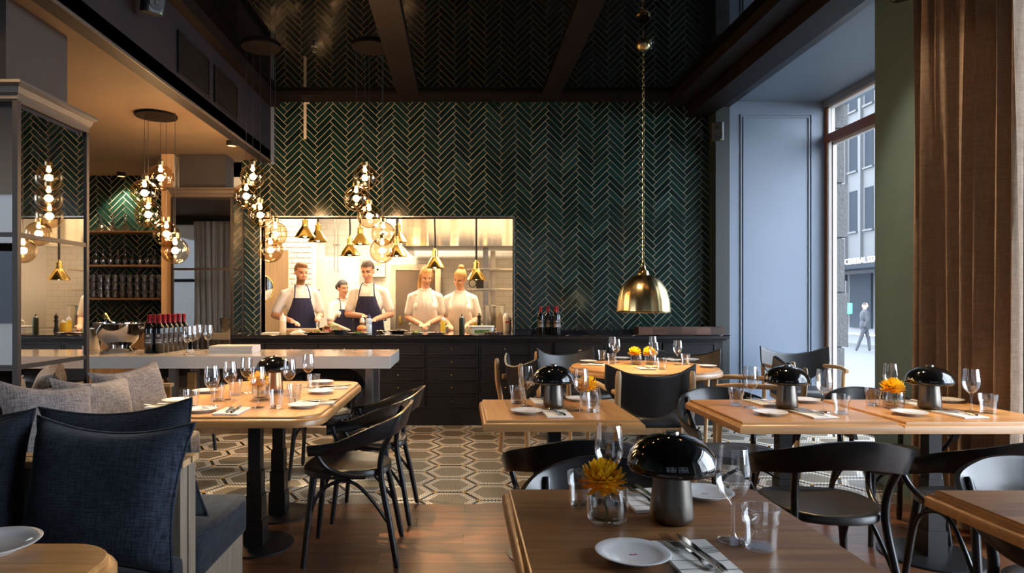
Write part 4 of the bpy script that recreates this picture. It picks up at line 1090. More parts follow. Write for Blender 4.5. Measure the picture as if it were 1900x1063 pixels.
MB().box((-.47, .09, 0), (.47, .11, .075)).box((-.47, -.09, 0), (-.45, .09, .075)).box((.45, -.09, 0), (.47, .09, .075)).box((-.45, -.09, 0), (.45, .09, .015)).obj('box_sides', 'walnut', tr)

# ------------------------------------------------------------------ curtains
def curtain(name, label, pts, z0, z1, mat, amp, pleats, seed=1):
    P = spline(pts, 30); n = len(P); rnd = random.Random(seed); R = []
    ph = [rnd.uniform(-.8, .8) for _ in range(40)]; am = [rnd.uniform(.6, 1.3) for _ in range(40)]
    for j in range(25):
        v = j/24; z = z0+(z1-z0)*v; ring = []; back = []
        for i in range(n):
            a = P[max(0, i-1)]; b = P[min(n-1, i+1)]; tg = (b-a).normalized(); nr = Vector((tg.y, -tg.x, 0))
            s = i/(n-1)*pleats; k = int(s) % 40
            off = amp*am[k]*math.sin(2*PI*s+ph[k]*.4+.5*math.sin(v*3+k))*(1-.25*v)+.012*math.sin(s*17+v*2)
            q = P[i]+nr*off+tg*(.02*math.sin(v*2.5+k)); ring.append((q.x, q.y, z)); back.append((q.x-nr.x*.003, q.y-nr.y*.003, z))
        R.append(ring+back[::-1])
    t = thing(name, label, 'curtain', (0, 0, 0))
    o = MB().rings(R, True, True, True).obj('cloth', mat, t, smooth=60)
    MB().tube([(p[0], p[1], z1+.02) for p in (pts[0], pts[-1])], .012, 8).obj('rail', 'metal_black', t)
    return t
curtain('linen_curtain', 'floor-length tan linen curtain in front of the green pier', [(2.885, 4.13, 0), (2.875, 3.9, 0), (2.875, 3.65, 0), (2.90, 3.42, 0)], .02, 3.44, 'linen_curtain', .058, 7.3)
curtain('sheer_curtain', 'pale curtain at the left window, seen only in the pillar mirror', [(-4.95, 2.12, 0), (-4.6, 2.12, 0), (-4.25, 2.12, 0)], .05, 2.80, 'linen_sheer', .035, 7, 4)

# ------------------------------------------------------------------ ceiling and wall fittings
def speaker(label, p, rz, tilt):
    t = thing('loudspeaker', label, 'loudspeaker', p, group='wall loudspeakers')
    MB().prism(rrect(.13, .11, .03, 4), -.10, .10).obj('cabinet', 'speaker_grey', t, bevel=.006)
    for z, r in ((-.03, .045), (.055, .022)):
        c = MB(); R = [[(r*k*math.cos(a), -.0555-d, z+r*k*math.sin(a)) for a in [i*2*PI/20 for i in range(20)]] for k, d in ((1.12, 0), (1.1, .004), (.95, .003), (.4, -.012+.012), (.3, .004))]
        c.rings(R, True, False, True).obj('driver', 'speaker_cone', t, smooth=40)
    MB().ball((.035, -.056, -.088), .003, 6, 5).obj('power_light', 'led_green', t)
    MB().box((-.02, .05, -.02), (.02, .13, .02)).obj('bracket', 'metal_black', t)
    t.rotation_euler = (tilt, 0, rz); return t
speaker('small loudspeaker on the dark soffit at upper left', (-2.02, 4.32, 3.30), R_(52), R_(14))
speaker('black loudspeaker at the right end of the tiled wall', (2.80, 7.17, 3.16), R_(-22), R_(10))
speaker('loudspeaker on the green pier at the top edge', (2.86, 4.25, 3.36), R_(-55), R_(10))
for i, (y0, y1) in enumerate(((5.0, 5.62), (5.74, 6.32))):
    g = thing('vent_grille', ('nearer', 'farther')[i]+' perforated vent grille in the dark soffit', 'vent', (-2.155, (y0+y1)/2, 3.21), group='soffit vents')
    d = (y1-y0)/2
    MB().box((-.002, -d, -.165), (.012, -d+.02, .165)).box((-.002, d-.02, -.165), (.012, d, .165)).box((-.002, -d+.02, .145), (.012, d-.02, .165)).box((-.002, -d+.02, -.165), (.012, d-.02, -.145)).obj('frame', 'metal_black', g)
    m = MB(); n = 26
    for k in range(n): m.box((.001, -d+.02+k*(2*d-.04)/n, -.145), (.006, -d+.024+k*(2*d-.04)/n, .145))
    for k in range(14): m.box((.0035, -d+.02, -.145+k*.0207), (.007, d-.02, -.1415+k*.0207))
    tag(m.obj('mesh_wires', 'bronze_frame', g), kind='stuff')
    MB().box((-.003, -d+.01, -.155), (.0, d-.01, .155)).obj('backing', 'cord_black', g)
for i, (x, y) in enumerate(((583, 92), (1207, 86))):
    Y = (ZC-.03-HC)*FPX/(CY-y); s = thing('sprinkler', ('left', 'right')[i]+' chrome sprinkler head on the mirror ceiling', 'sprinkler', ((x-CX)*Y/FPX, Y, ZC), group='sprinklers')
    MB().lathe([(.03, -.004), (.03, 0), (0, 0)], 16).obj('rose', 'chrome', s); MB().lathe([(.009, -.03), (.009, -.004)], 10).obj('body', 'chrome', s); MB().lathe([(.02, -.05), (.02, -.047), (0, -.046)], 14).obj('deflector', 'chrome', s)
    MB().tube([(-.012, 0, -.03), (-.014, 0, -.04), (-.004, 0, -.048)], .002, 5).tube([(.012, 0, -.03), (.014, 0, -.04), (.004, 0, -.048)], .002, 5).obj('frame_arms', 'chrome', s)
def spot(label, p, target, power, ang=50, col=(1, .72, .42), blend=.5):
    t = thing('ceiling_spotlight', label, 'spotlight', p, group='ceiling spotlights')
    MB().lathe([(.045, -.05), (.05, -.045), (.05, 0), (0, 0)], 24, cap0=False).obj('housing', 'metal_black', t, smooth=40)
    MB().lathe([(.036, -.03), (0, -.03)], 20).obj('lens', 'bulb', t)
    d = Vector(target)-Vector(p); o = light('spot_beam', 'SPOT', (0, 0, -.055), power, col, d.to_track_quat('-Z', 'Y').to_euler(), t, spot_size=R_(ang), spot_blend=blend, shadow_soft_size=.035)
spot('ceiling spotlight over the bar', px(430, 268, 6.6).xy.to_3d()+Vector((0, 0, ZL)), (-2.5, 5.6, .9), 60, 70)
spot('added ceiling spotlight for the grey bench, out of view', (-2.3, 3.1, ZL), (-1.7, 3.8, .6), 60, 70)  # extra lamp added for the bench, kept outside the frame
spot('ceiling spotlight above the large left table', (-1.55, 4.55, BZ+.03), (-1.15, 3.85, .75), 850, 40)
spot('ceiling spotlight above the table before the wing chair', (-.15, 3.9, ZC), (.4, 3.4, .75), 190, 30)
spot('ceiling spotlight above the window tables', (1.9, 4.1, ZC), (2.0, 3.4, .75), 330, 40)
spot('ceiling spotlight behind the round table chairs', (.5, 4.6, ZC), (1.4, 5.0, .6), 140, 40)
spot('ceiling spotlight over the alcove shelves', px(225, 318, 8.2).xy.to_3d()+Vector((0, 0, ZL)), (-4.3, 8.35, 1.9), 130, 95)
spot('added ceiling spotlight washing the linen curtain', (1.35, 4.75, ZC), (2.9, 3.7, 1.7), 170, 55, (1, .78, .54))  # extra lamp added to brighten the curtain

# ------------------------------------------------------------------ kitchen behind the opening
KB = 10.8; KX0, KX1 = -3.15, 2.2; KC = 2.92
struct('floor_kitchen', MB().box((KX0, 7.64, -.1), (KX1, KB, 0)), 'street')
struct('ceiling_kitchen', MB().box((KX0-.1, 7.6, KC), (KX1+.1, KB+.1, KC+.1)), 'kitchen_white')
struct('wall_kitchen_back', MB().box((KX0, KB, 0), (KX1, KB+.1, 3)), 'kitchen_tile')
struct('wall_kitchen_right', MB().box((KX1, 7.6, 0), (KX1+.1, KB+.1, 3)), 'kitchen_white')
# tiled pier with bevelled subway tiles and the wood panel before it
pr = struct('wall_kitchen_pier', MB().box((KX0, 9.35, 0), (px(580, 0, 9.35).x, 9.6, KC)), 'kitchen_white')
SUB = None; x1 = px(579, 0, 9.35).x
zr = .95; r = 0
while zr < KC-.02:
    x = x1
    first = .075 if r % 2 else .15
    while x > -2.75:
        w = first if x == x1 else .15
        m = MB(); a, b = w/2-.002, .0355
        Pq = lambda a, b, yv: [(-a, yv, -b), (a, yv, -b), (a, yv, b), (-a, yv, b)]
        m.rings([Pq(a, b, 0), Pq(a, b, -.003), Pq(a-.012, b-.012, -.009)], True, False, True)
        m.obj('subway_tile', 'subway', pr, loc=(x-w/2, 9.35, zr+.0375)); x -= w
    zr += .075; r += 1
struct('wall_kitchen_panel', MB().box((-3.1, 9.0, 0), (px(535, 0, 9.0).x, 9.04, px(0, 464, 9).z)), 'kitchen_wood')
rm = thing('round_mirror', 'round brass-rimmed mirror on the kitchen wood panel', 'mirror', (px(489, 0, 8.97).x, 8.90, px(0, 536, 8.97).z))
rm.rotation_euler = (0, 0, .45)
MB().tube([(.15*math.cos(a), 0, .18*math.sin(a)) for a in [i*PI/20 for i in range(40)]], .009, 8, closed=True).obj('rim', 'brass', rm, smooth=60)
MB().add([(.15*math.cos(a), .005, .18*math.sin(a)) for a in [i*PI/20 for i in range(40)]], [list(range(40))]).obj('glass', 'mirror', rm)
# white door frame, fridge column and control box
dk = struct('door_1', MB().box((px(584, 0, 10.2).x, 10.1, 0), (px(604, 0, 10.2).x, 10.15, 2.2)), 'kitchen_white')
fr = thing('white_fridge', 'tall white fridge cabinet behind the second chef', 'fridge', (px(632, 0, 10.3).x, 10.35, 0))
MB().box((-.33, -.3, 0), (.33, .3, 2.0)).obj('body', 'kitchen_white', fr, bevel=.01); MB().box((-.29, -.33, .8), (-.27, -.3, 1.5)).obj('handle', 'steel', fr); MB().box((-.32, -.31, .05), (.32, -.3, 1.95)).obj('door', 'white_plastic', fr, bevel=.004)
pp_ = thing('steel_pipes', 'slim steel pipes on the white kitchen wall', 'pipe', (px(621, 0, 9.9).x, 9.9, 1.75))
for dx in (0, .05): MB().tube([(dx, 0, 0), (dx, 0, KC-1.75)], .009, 8).obj('pipe', 'steel', pp_)
MB().box((-.03, 0, .4), (.08, .03, .43)).obj('clip', 'steel', pp_)
cbx = thing('control_panel', 'white wall control box with green display in the kitchen', 'control box', (px(701, 0, 10.7).x, 10.74, px(0, 498, 10.7).z))
MB().box((-.12, -.06, -.14), (.12, .06, .14)).obj('case', 'white_plastic', cbx, bevel=.01); MB().box((-.055, -.065, .06), (.055, -.06, .085)).obj('display', 'led_green', cbx)
MB().lathe([(.02, 0), (.018, .01), (0, .01)], 14).obj('dial', 'metal_black', cbx, loc=(0, -.06, -.02)).rotation_euler = (PI/2, 0, 0)
for k in range(6): MB().box((-.06+(k % 3)*.05, -.064, .02-(k//3)*.08), (-.04+(k % 3)*.05, -.06, .03-(k//3)*.08)).obj('button', 'speaker_grey', cbx)
sd = thing('steel_door', 'brown steel kitchen door in a bright metal frame', 'door', (px(771, 0, 10.72).x, 10.74, 0))
dw = (px(818, 0, 10.7).x-px(724, 0, 10.7).x)/2; dz = px(0, 490, 10.7).z
MB().box((-dw, -.04, 0), (-dw+.09, .05, dz)).box((dw-.09, -.04, 0), (dw, .05, dz)).box((-dw+.09, -.04, dz-.1), (dw-.09, .05, dz)).obj('frame', 'steel', sd, bevel=.004)
MB().box((-dw+.09, -.02, 0), (dw-.09, .03, dz-.1)).obj('leaf', 'dark_door', sd); MB().box((-dw+.14, -.03, .92), (-dw+.18, -.02, 1.08)).box((-dw+.15, -.05, .98), (-dw+.26, -.035, 1.0)).obj('handle', 'brass', sd)
# extraction hood
hz = px(0, 456, 8.6).z; hx = px(746, 0, 8.6).x
hd = thing('extraction_hood', 'large stainless steel extraction hood over the cooking line', 'hood', (hx, 8.6, hz))
n = 40
face = [[((1.62)*i/n, .02*math.sin(i*.55)+.012*math.sin(i*1.3), zf) for i in range(n+1)] for zf in (0, .3, .6, KC-hz)]
MB().rings([[(x, .0+y*.5, z) for x, y, z in r_]+[(x, .05, z) for x, y, z in r_[::-1]] for r_ in face], True, True, True).obj('front_panel', 'steel', hd, smooth=60)
MB().box((0, .05, 0), (.02, 2.1, KC-hz)).obj('side_panel', 'steel', hd)
MB().add([(0, 0, 0), (1.62, 0, 0), (1.62, .55, .10), (0, .55, .10), (1.62, 2.1, .10), (0, 2.1, .10)], [(0, 1, 2, 3), (3, 2, 4, 5)]).obj('filter_underside', 'steel_grey', hd)
for k in range(2): MB().box((.02, .55+.06*k, -.01+.1), (1.6, .58+.06*k, .02+.1)).obj('gutter', 'steel', hd)
# steel rack at the right end of the pass
rk = thing('steel_rack', 'stainless shelf rack with posts at the right end of the kitchen', 'shelf rack', (px(905, 0, 9.0).x, 9.0, 0))
for dx, dyy in ((-.03, 0), (.10, .6)): MB().box((dx-.035, dyy-.03, 0), (dx+.035, dyy+.03, 2.05)).obj('post', 'steel', rk)
for zz in (px(0, 502, 9).z, px(0, 539, 9).z, 1.02): MB().box((-.28, -.1, zz), (.35, .6, zz+.025)).obj('shelf', 'steel', rk, bevel=.004)
ap = thing('black_appliance', 'small black appliance on the steel rack', 'appliance', (px(897, 0, 9.0).x-.0, 8.95, px(0, 539, 9).z+.025))
MB().box((-.10, -.04, 0), (.0, .10, .14)).obj('body', 'metal_black', ap, bevel=.01); MB().tube([(-.1+.05*math.cos(a)-.05, 0, .07+.05*math.sin(a)) for a in [i*PI/8 for i in range(16)]], .006, 6, closed=True).obj('cable', 'cord_black', ap)
sp_ = thing('stock_pot', 'tall steel stock pot at the right of the kitchen', 'pot', (px(918, 0, 9.2).x-.02, 8.72, .0))
MB().lathe([(.13, .95), (.135, .96), (.135, 1.26), (.14, 1.265), (.13, 1.26), (.13, 1.0), (0, 1.0)], 32).obj('body', 'steel', sp_, smooth=40)
MB().box((-.2, -.15, 0), (.2, .15, .95)).obj('stand', 'steel', sp_)
bkc = thing('kitchen_back_counter', 'stainless work counter along the rear kitchen wall', 'counter', (.5, 10.3, 0))
MB().box((-.55, -.3, .86), (1.6, .35, .9)).obj('top', 'steel', bkc); MB().box((-.55, -.25, 0), (1.6, .35, .86)).obj('body', 'steel_grey', bkc)
# stack of plates behind chef one
t = thing('plate_stack_counter', 'white side counter holding a stack of grey plates in the kitchen', 'counter', (-2.06, 8.95, 0))
MB().box((-.11, -.12, 0), (.11, .12, .96)).obj('body', 'kitchen_white', t)
for k in range(6):
    o = MB().lathe([(.06, 0), (.105, .012), (.105, .016), (.06, .006), (0, .006)], 28).obj('plate', 'porcelain', smooth=50, loc=(-2.06, 8.95, .96+k*.018)); tag(o, 'white plate in the stack behind the bearded chef', 'plate', 'stacked kitchen plates')

# ------------------------------------------------------------------ things on the pass
ZP = .9576
def pos(x, Y): return Vector((px(x, 0, Y).x, Y, ZP))
def squeeze(x, Y, h, lab, mat, r=.03, tip='white_plastic', fill=.6):
    t = thing('squeeze_bottle', lab, 'bottle', pos(x, Y))
    MB().lathe([(r*.95, 0), (r, .004), (r, h*fill)], 20, cap1=True).obj('filled_body', mat, t, smooth=40)
    MB().lathe([(r, h*fill), (r, h*.72), (r*.9, h*.76), (r*.9, h*.82), (r*.35, h*.86), (r*.12, h), (0, h)], 20).obj('cap_and_nozzle', tip, t, smooth=40)
squeeze(525, 7.25, .23, 'white squeeze bottle at the left of the pass', 'sauce_cream', .036)
squeeze(672, 7.5, .19, 'squeeze bottle of brown sauce on the pass', 'sauce_brown', .028)
squeeze(822, 7.4, .20, 'squeeze bottle of yellow sauce on the pass', 'sauce_yellow', .028, fill=.7)
squeeze(857, 7.15, .22, 'tall dark green oil bottle on the pass', 'sauce_dark', .031, 'sauce_dark', .74)
squeeze(881, 7.9, .14, 'small amber sauce pot beside the pepper mill', 'sauce_yellow', .033, 'white_plastic', .7)
t = thing('sports_bottle', 'translucent blue drinks bottle with navy cap on the pass', 'bottle', pos(684, 7.35))
MB().lathe([(.035, 0), (.037, .005), (.037, .09), (.031, .10), (.037, .11), (.037, .15), (.025, .17), (0, .17)], 24).obj('body', 'clear_blue', t, smooth=40); MB().lathe([(.027, .165), (.027, .185), (.010, .19), (.010, .21), (0, .21)], 18).obj('cap', 'blue_cap', t, smooth=40)
t = thing('pepper_mill', 'black pepper mill on the pass', 'mill', pos(889, 7.85))
MB().lathe([(.030, 0), (.032, .01), (.022, .05), (.020, .10), (.027, .125), (.018, .14), (.026, .165), (.02, .19), (0, .2)], 20).obj('body', 'wine_bottle', t, smooth=50); MB().ball((0, 0, .205), .010, 10, 8).obj('knob', 'wine_bottle', t, smooth=60)
t = thing('food_container', 'clear plastic box of greens on the pass', 'container', pos(894, 7.2))
MB().prism(rrect(.25, .18, .03, 4), 0, .075).obj('box', 'box_clear', t, bevel=.006); MB().prism(rrect(.27, .20, .03, 4), .075, .085).obj('lid', 'white_plastic', t, bevel=.003); MB().prism(rrect(.22, .181, .03, 4), .01, .045).obj('contents', 'green_food', t)
def dish(name, lab, x, Y, r, h, mat, cat='plate', foods=()):
    t = thing(name, lab, cat, pos(x, Y))
    MB().lathe([(r*.55, 0), (r*.6, h*.15), (r, h), (r*.97, h), (r*.55, h*.3), (0, h*.28)], 36).obj('dish', mat, t, smooth=45)
    rnd = random.Random(int(x)); 
    for fm_, cnt, sz in foods:
        m = MB()
        for k in range(cnt):
            a, q = rnd.random()*2*PI, r*.5*math.sqrt(rnd.random())
            m.ball((q*math.cos(a), q*math.sin(a), h*.7+rnd.random()*sz*.8), (sz*rnd.uniform(.6, 1.2), sz*rnd.uniform(.6, 1.2), sz*.5), 8, 6)
        tag(m.obj('food', fm_, t, smooth=70), kind='stuff')
    return t
dish('dinner_plate', 'dark plate of salad on the pass', 586, 7.05, .15, .022, 'porcelain_dark', foods=(('green_food', 7, .02), ('meat', 6, .02), ('sauce_yellow', 3, .014)))
dish('salad_bowl', 'dark bowl of red and green salad on the pass', 631, 7.02, .095, .05, 'porcelain_dark', 'bowl', (('green_food', 12, .022), ('meat', 9, .022)))
pl = dish('burger_plate', 'white plate carrying the burger on the pass', 667, 7.08, .13, .016, 'porcelain', foods=(('green_food', 9, .022),))
bg_ = thing('burger', 'burger with glossy bun on the pass', 'burger', pos(671, 7.08)+Vector((0, 0, .018)))
MB().lathe([(.045, 0), (.05, .01), (.05, .018), (0, .018)], 24).obj('bottom_bun', 'bun', bg_, smooth=40); MB().lathe([(.052, .018), (.055, .025), (.052, .036), (0, .036)], 24).obj('patty', 'meat', bg_, smooth=40); MB().lathe([(.052, .038), (.054, .048), (.04, .068), (.02, .077), (0, .079)], 24).obj('top_bun', 'bun', bg_, smooth=60)
dish('steel_dish', 'small steel dish of garnish on the pass', 708, 7.05, .06, .04, 'steel', 'bowl', (('green_food', 6, .015), ('sauce_cream', 6, .015)))
dish('steel_pan', 'steel pan of food at the centre of the pass', 738, 7.35, .12, .03, 'steel', 'pan', (('nut_brown', 10, .02),))
dish('dinner_plate', 'white plate of green salad in front of the ponytailed chef', 773, 7.2, .10, .014, 'porcelain', foods=(('green_food', 8, .018), ('sauce_yellow', 5, .014)))
dish('dinner_plate', 'white plate with a red garnish in front of the ponytailed chef', 808, 7.25, .12, .014, 'porcelain', foods=(('meat', 4, .014),))
dish('steel_bowl', 'shiny steel mixing bowl on the pass', 604, 7.45, .085, .06, 'chrome', 'bowl')
dish('bread_tub', 'square tub with lettuce on the pass', 615, 7.75, .09, .07, 'bread', 'bowl', (('green_food', 10, .025),))
dish('meat_board', 'platter of raw red meat on the pass', 613, 7.34, .12, .02, 'bread', 'platter', (('meat', 14, .024),))
t = thing('chopping_board', 'pale wooden chopping board before the bearded chef', 'board', pos(562, 7.82)); MB().box((-.24, -.13, 0), (.24, .13, .03)).obj('board', 'oak_light', t, bevel=.004)
t = thing('kitchen_cloth', 'crumpled white cloth on the pass', 'cloth', pos(555, 7.2))
rnd = random.Random(4); G = [[((i-5)*.018, (j-3)*.02, .004+.035*max(0, 1-((i-5)/5.5)**2-((j-3)/3.6)**2)*(.6+.8*rnd.random())) for i in range(11)] for j in range(7)]
MB().rings([a+[(x, y, 0) for x, y, z in a[::-1]] for a in G], True, True, True).obj('folds', 'napkin_cloth', t, smooth=50)
t = thing('paper_stack', 'low stack of papers at the left end of the pass', 'paper', pos(505, 7.25)); MB().box((-.09, -.1, 0), (.09, .1, .012)).obj('sheets', 'paper', t)
for i, x in enumerate((902, 908, 914, 919, 925, 931, 911, 922)):
    o = MB().ball((0, 0, .016), (.02, .018, .016), 10, 8).obj('chestnut', 'nut_brown', smooth=70, loc=pos(x, 7.0+.045*(i % 3))); tag(o, 'brown chestnut in the small heap at the right end of the pass', 'chestnut', 'chestnut heap')
t = thing('wooden_paddle', 'wooden serving paddle standing at the right end of the pass', 'paddle', pos(926, 7.42)); MB().prism([(-.03, 0), (.05, 0), (.04, .2), (.01, .24), (-.02, .19)], -.012, .012, 0, lambda x, y, z: (x, z, y)).obj('blade', 'oak_light', t, bevel=.004)
t = thing('plastic_jug', 'white plastic jug at the right end of the pass', 'jug', pos(940, 7.6)); MB().lathe([(.05, 0), (.055, .01), (.055, .16), (.03, .2), (.02, .22), (0, .22)], 20).obj('body', 'white_plastic', t, smooth=40); MB().tube([(-.05, 0, .14), (-.09, 0, .12), (-.085, 0, .06), (-.05, 0, .05)], .009, 8).obj('handle', 'white_plastic', t, smooth=60); MB().box((-.02, -.058, .11), (.03, -.05, .125)).obj('label', 'red_plastic', t)

# ------------------------------------------------------------------ people
def cap(mb, a, b, r0, r1, n=14):
    a, b = Vector(a), Vector(b)
    mb.tube([a, a.lerp(b, .5), b], [r0, (r0+r1)/2, r1], n); mb.ball(a, r0, n, 8); mb.ball(b, r1, n, 8)
def remesh(name, mb, mats, parent, voxel, paint=None, it=4):
    me = bpy.data.meshes.new(name); me.from_pydata(mb.v, [], mb.f)
    o = bpy.data.objects.new(name, me); COL.objects.link(o)
    m = o.modifiers.new('r', 'REMESH'); m.mode = 'VOXEL'; m.voxel_size = voxel
    s = o.modifiers.new('s', 'SMOOTH'); s.factor = .5; s.iterations = it
    dg = bpy.context.evaluated_depsgraph_get(); ev = o.evaluated_get(dg)
    out = bpy.data.meshes.new_from_object(ev); bpy.data.objects.remove(o); out.materials.clear()
    for q in mats: out.materials.append(M(q))
    for p in out.polygons:
        p.use_smooth = True
        if paint: p.material_index = paint(p.center)
    out.name = name
    return put(name, out, parent)
def person(label, loc, rz, h, yaw, pitch, roll, arms, hair, apron, female=False, beard=False, seed=0, lean=.04):
    """figure faces -Y before turning; arms: (elbow, wrist) points for -x side and +x side"""
    t = thing('person', label, 'person', loc, rz, 'kitchen staff'); k = h/1.78; t.scale = (k, k, k)
    sw = .170 if female else .192; hipw = .165 if female else .155
    ch = Vector((0, -lean, 1.27)); nk = Vector((0, -lean-.005, 1.475)); hc = Vector((0, -lean-.03, 1.645))
    HR = Matrix.Rotation(yaw, 3, 'Z') @ Matrix.Rotation(pitch, 3, 'X') @ Matrix.Rotation(roll, 3, 'Y')
    base = nk+Vector((0, 0, .06)); H = lambda x, y, z: base+HR @ Vector((x, y, z))          # head space, origin at top of neck
    b = MB()
    # trunk and legs
    b.ball((0, 0, .98), (hipw+.01, .12, .14), 18, 12); b.ball((0, -lean*.5, 1.12), (.145, .108, .16), 18, 12); b.ball(ch, (.17, .118, .20), 18, 12); b.ball((0, -lean, 1.40), (.165, .075, .06), 16, 10)
    for s in (-1, 1):
        cap(b, (s*.09, 0, .94), (s*.095, -.01, .50), .088, .058); cap(b, (s*.095, -.01, .50), (s*.10, .02, .09), .056, .040); cap(b, (s*.10, .03, .045), (s*.11, -.13, .035), .042, .034)
    cap(b, nk-Vector((0, 0, .05)), base+HR @ Vector((0, .0, .03)), .056, .052)
    # arms and hands
    SH = {}
    for s, (el, wr) in zip((-1, 1), arms):
        sh = Vector((s*sw, -lean, 1.385)); el, wr = Vector(el), Vector(wr); SH[s] = (sh, el, wr)
        b.ball(sh, .058, 12, 10); cap(b, sh, el, .052, .045); cap(b, el, wr, .045, .031)
        d = (wr-el).normalized(); side = d.cross(Vector((0, 0, 1))).normalized(); dn = side.cross(d)
        pc = wr+d*.045; rot = Matrix((d, side, dn)).transposed()
        b.ball(pc, (.050, .040, .017), 12, 8, rot=rot)
        for f in range(4):
            o_ = side*((f-1.5)*.019); L = (.062, .072, .068, .052)[f]
            p0 = wr+d*.082+o_; p1 = p0+d*L*.55-dn*.010; p2 = p1+d*L*.40-dn*.022
            cap(b, p0, p1, .0092, .0086, 8); cap(b, p1, p2, .0086, .0075, 8)
        th0 = wr+d*.03-side*s*.03; th1 = th0+d*.035-side*s*.022-dn*.006; cap(b, th0, th1, .012, .010, 8); cap(b, th1, th1+d*.028-side*s*.004, .010, .0085, 8)
    # head with face
    b.ball(H(0, .008, .155), (.076, .094, .098), 22, 16, rot=HR); b.ball(H(0, -.018, .085), (.062, .072, .085), 20, 14, rot=HR); b.ball(H(0, -.060, .032), (.032, .028, .026), 12, 8, rot=HR)
    cap(b, H(0, -.086, .138), H(0, -.104, .098), .009, .014, 10); b.ball(H(0, -.096, .093), (.018, .012, .010), 10, 8, rot=HR)
    for s in (-1, 1):
        b.ball(H(s*.076, .012, .118), (.010, .020, .032), 10, 8, rot=HR); b.ball(H(s*.034, -.068, .100), (.024, .020, .020), 10, 8, rot=HR); cap(b, H(s*.012, -.086, .152), H(s*.050, -.072, .152), .008, .007, 8)
    b.ball(H(0, -.088, .062), (.022, .010, .009), 10, 8, rot=HR)
    inv = HR.inverted(); hairm = hair[0]
    def paint(c):
        q = inv @ (Vector(c)-base)
        if q.z > -.02 and q.length < .32:
            if abs(abs(q.x)-.032) < .013 and abs(q.z-.132) < .0055 and q.y < -.06: return 2
            if abs(abs(q.x)-.033) < .022 and abs(q.z-.153) < .0055 and q.y < -.06: return 3
            if abs(q.x) < .022 and abs(q.z-.062) < .006 and q.y < -.08: return 1
            if beard and q.y < -.005 and q.z < .075 and not (abs(q.x) < .02 and abs(q.z-.062) < .006): return 3 if q.z < .052 or abs(q.x) > .045 else 0
        return 0
    body = remesh('body', b, ['skin', 'lips', 'eye_dark', hairm], t, .0085, paint, 3)
    # clothes
    j = MB()
    j.ball((0, 0, .99), (hipw+.03, .142, .13), 18, 12); j.ball((0, -lean*.5, 1.12), (.163, .128, .17), 18, 12); j.ball(ch, (.188, .136, .21), 18, 12); j.ball((0, -lean, 1.415), (.172, .088, .062), 16, 10)
    if female: 
        for s in (-1, 1): j.ball((s*.075, -lean-.095, 1.26), (.075, .06, .075), 14, 10)
    j.lathe([(.064, 1.42), (.066, 1.505), (.0645, 1.508), (.055, 1.50), (.055, 1.42)], 20, (nk.x, nk.y, 0))
    for s in (-1, 1):
        sh, el, wr = SH[s]; j.ball(sh, .062, 12, 10); cap(j, (s*.06, -lean, 1.445), sh, .05, .06); cap(j, sh, sh.lerp(el, .74), .060, .063)
    remesh('chef_jacket', j, ['chef_white'], t, .010, None, 3)
    tr_ = MB()
    tr_.ball((0, 0, .95), (hipw+.018, .13, .12), 16, 10)
    for s in (-1, 1): cap(tr_, (s*.09, 0, .92), (s*.095, -.01, .50), .10, .075); cap(tr_, (s*.095, -.01, .50), (s*.10, .02, .10), .073, .062)
    remesh('trousers', tr_, ['trouser_dark'], t, .014, None, 2)
    for s in (-1, 1): MB().ball((s*.108, -.05, .045), (.052, .14, .045), 12, 8).obj('shoe', 'bent_black', t, smooth=70)
    if apron:
        n = 14; F = []
        prof = [(.52, .20, .165), (.80, .20, .163), (.95, .195, .165), (1.05, .185, .150), (1.15, .165, .150), (1.25, .13, .168), (1.34, .105, .160)]
        prof = [(z, w, d+ (.018 if female and 1.15 < z < 1.3 else 0)) for z, w, d in prof]
        for z, w, d in prof:
            fy = -d-lean*max(0, min(1, (z-.9)/.35))
            F.append([(w*(i/n*2-1), fy+.085*(abs(i/n*2-1)**2.2)*(w/.2)+.004*math.sin(i*2.1+z*9), z) for i in range(n+1)])
        MB().rings([a+[(x, y+.006, z) for x, y, z in a[::-1]] for a in F], True, True, True).obj('apron', apron, t, smooth=60)
        for s in (-1, 1):
            MB().tube(spline([(s*.10, -lean-.15, 1.33), (s*.088, -lean-.13, 1.41), (s*.075, -lean-.065, 1.49), (s*.055, -lean+.05, 1.505)], 4), .0075, 6).obj('apron_strap', apron, t, smooth=60)
            MB().tube(spline([(s*.195, -.07, 1.04), (s*.205, .02, 1.05), (s*.12, .15, 1.06), (0, .16, 1.06)], 4), .008, 6).obj('apron_tie', apron, t, smooth=60)
    # hair: cap over the skull, cleared from the face
    hm = MB(); style = hair[1]
    hm.ball(H(0, .016, .164), (.083, .099, .098), 22, 16, rot=HR)
    if style == 'short': hm.ball(H(0, -.03, .225), (.060, .055, .034), 14, 10, rot=HR)
    if style == 'buzz': pass
    if style == 'pony':
        hm.ball(H(0, .11, .19), (.03, .03, .03), 10, 8, rot=HR)
        for s in (-1, 1): cap(hm, H(s*.078, .0, .16), H(s*.080, .01, .06), .020, .016, 10)
        cap(hm, H(-.01, .11, .18), H(-.05, .09, .02), .032, .030, 12); cap(hm, H(-.05, .09, .02), H(-.085, .01, -.10), .030, .010, 12)
    if style == 'bun': hm.ball(H(0, .055, .275), (.042, .042, .034), 14, 10, rot=HR); hm.ball(H(0, .06, .20), (.06, .06, .06), 12, 10, rot=HR)
    if style == 'back': hm.ball(H(0, .12, .14), (.045, .05, .05), 14, 10, rot=HR)
    ho = remesh('hair', hm, [hairm], t, .0085, None, 2)
    bm = bmesh.new(); bm.from_mesh(ho.data)
    lowz = .10 if style in ('short', 'buzz') else .07
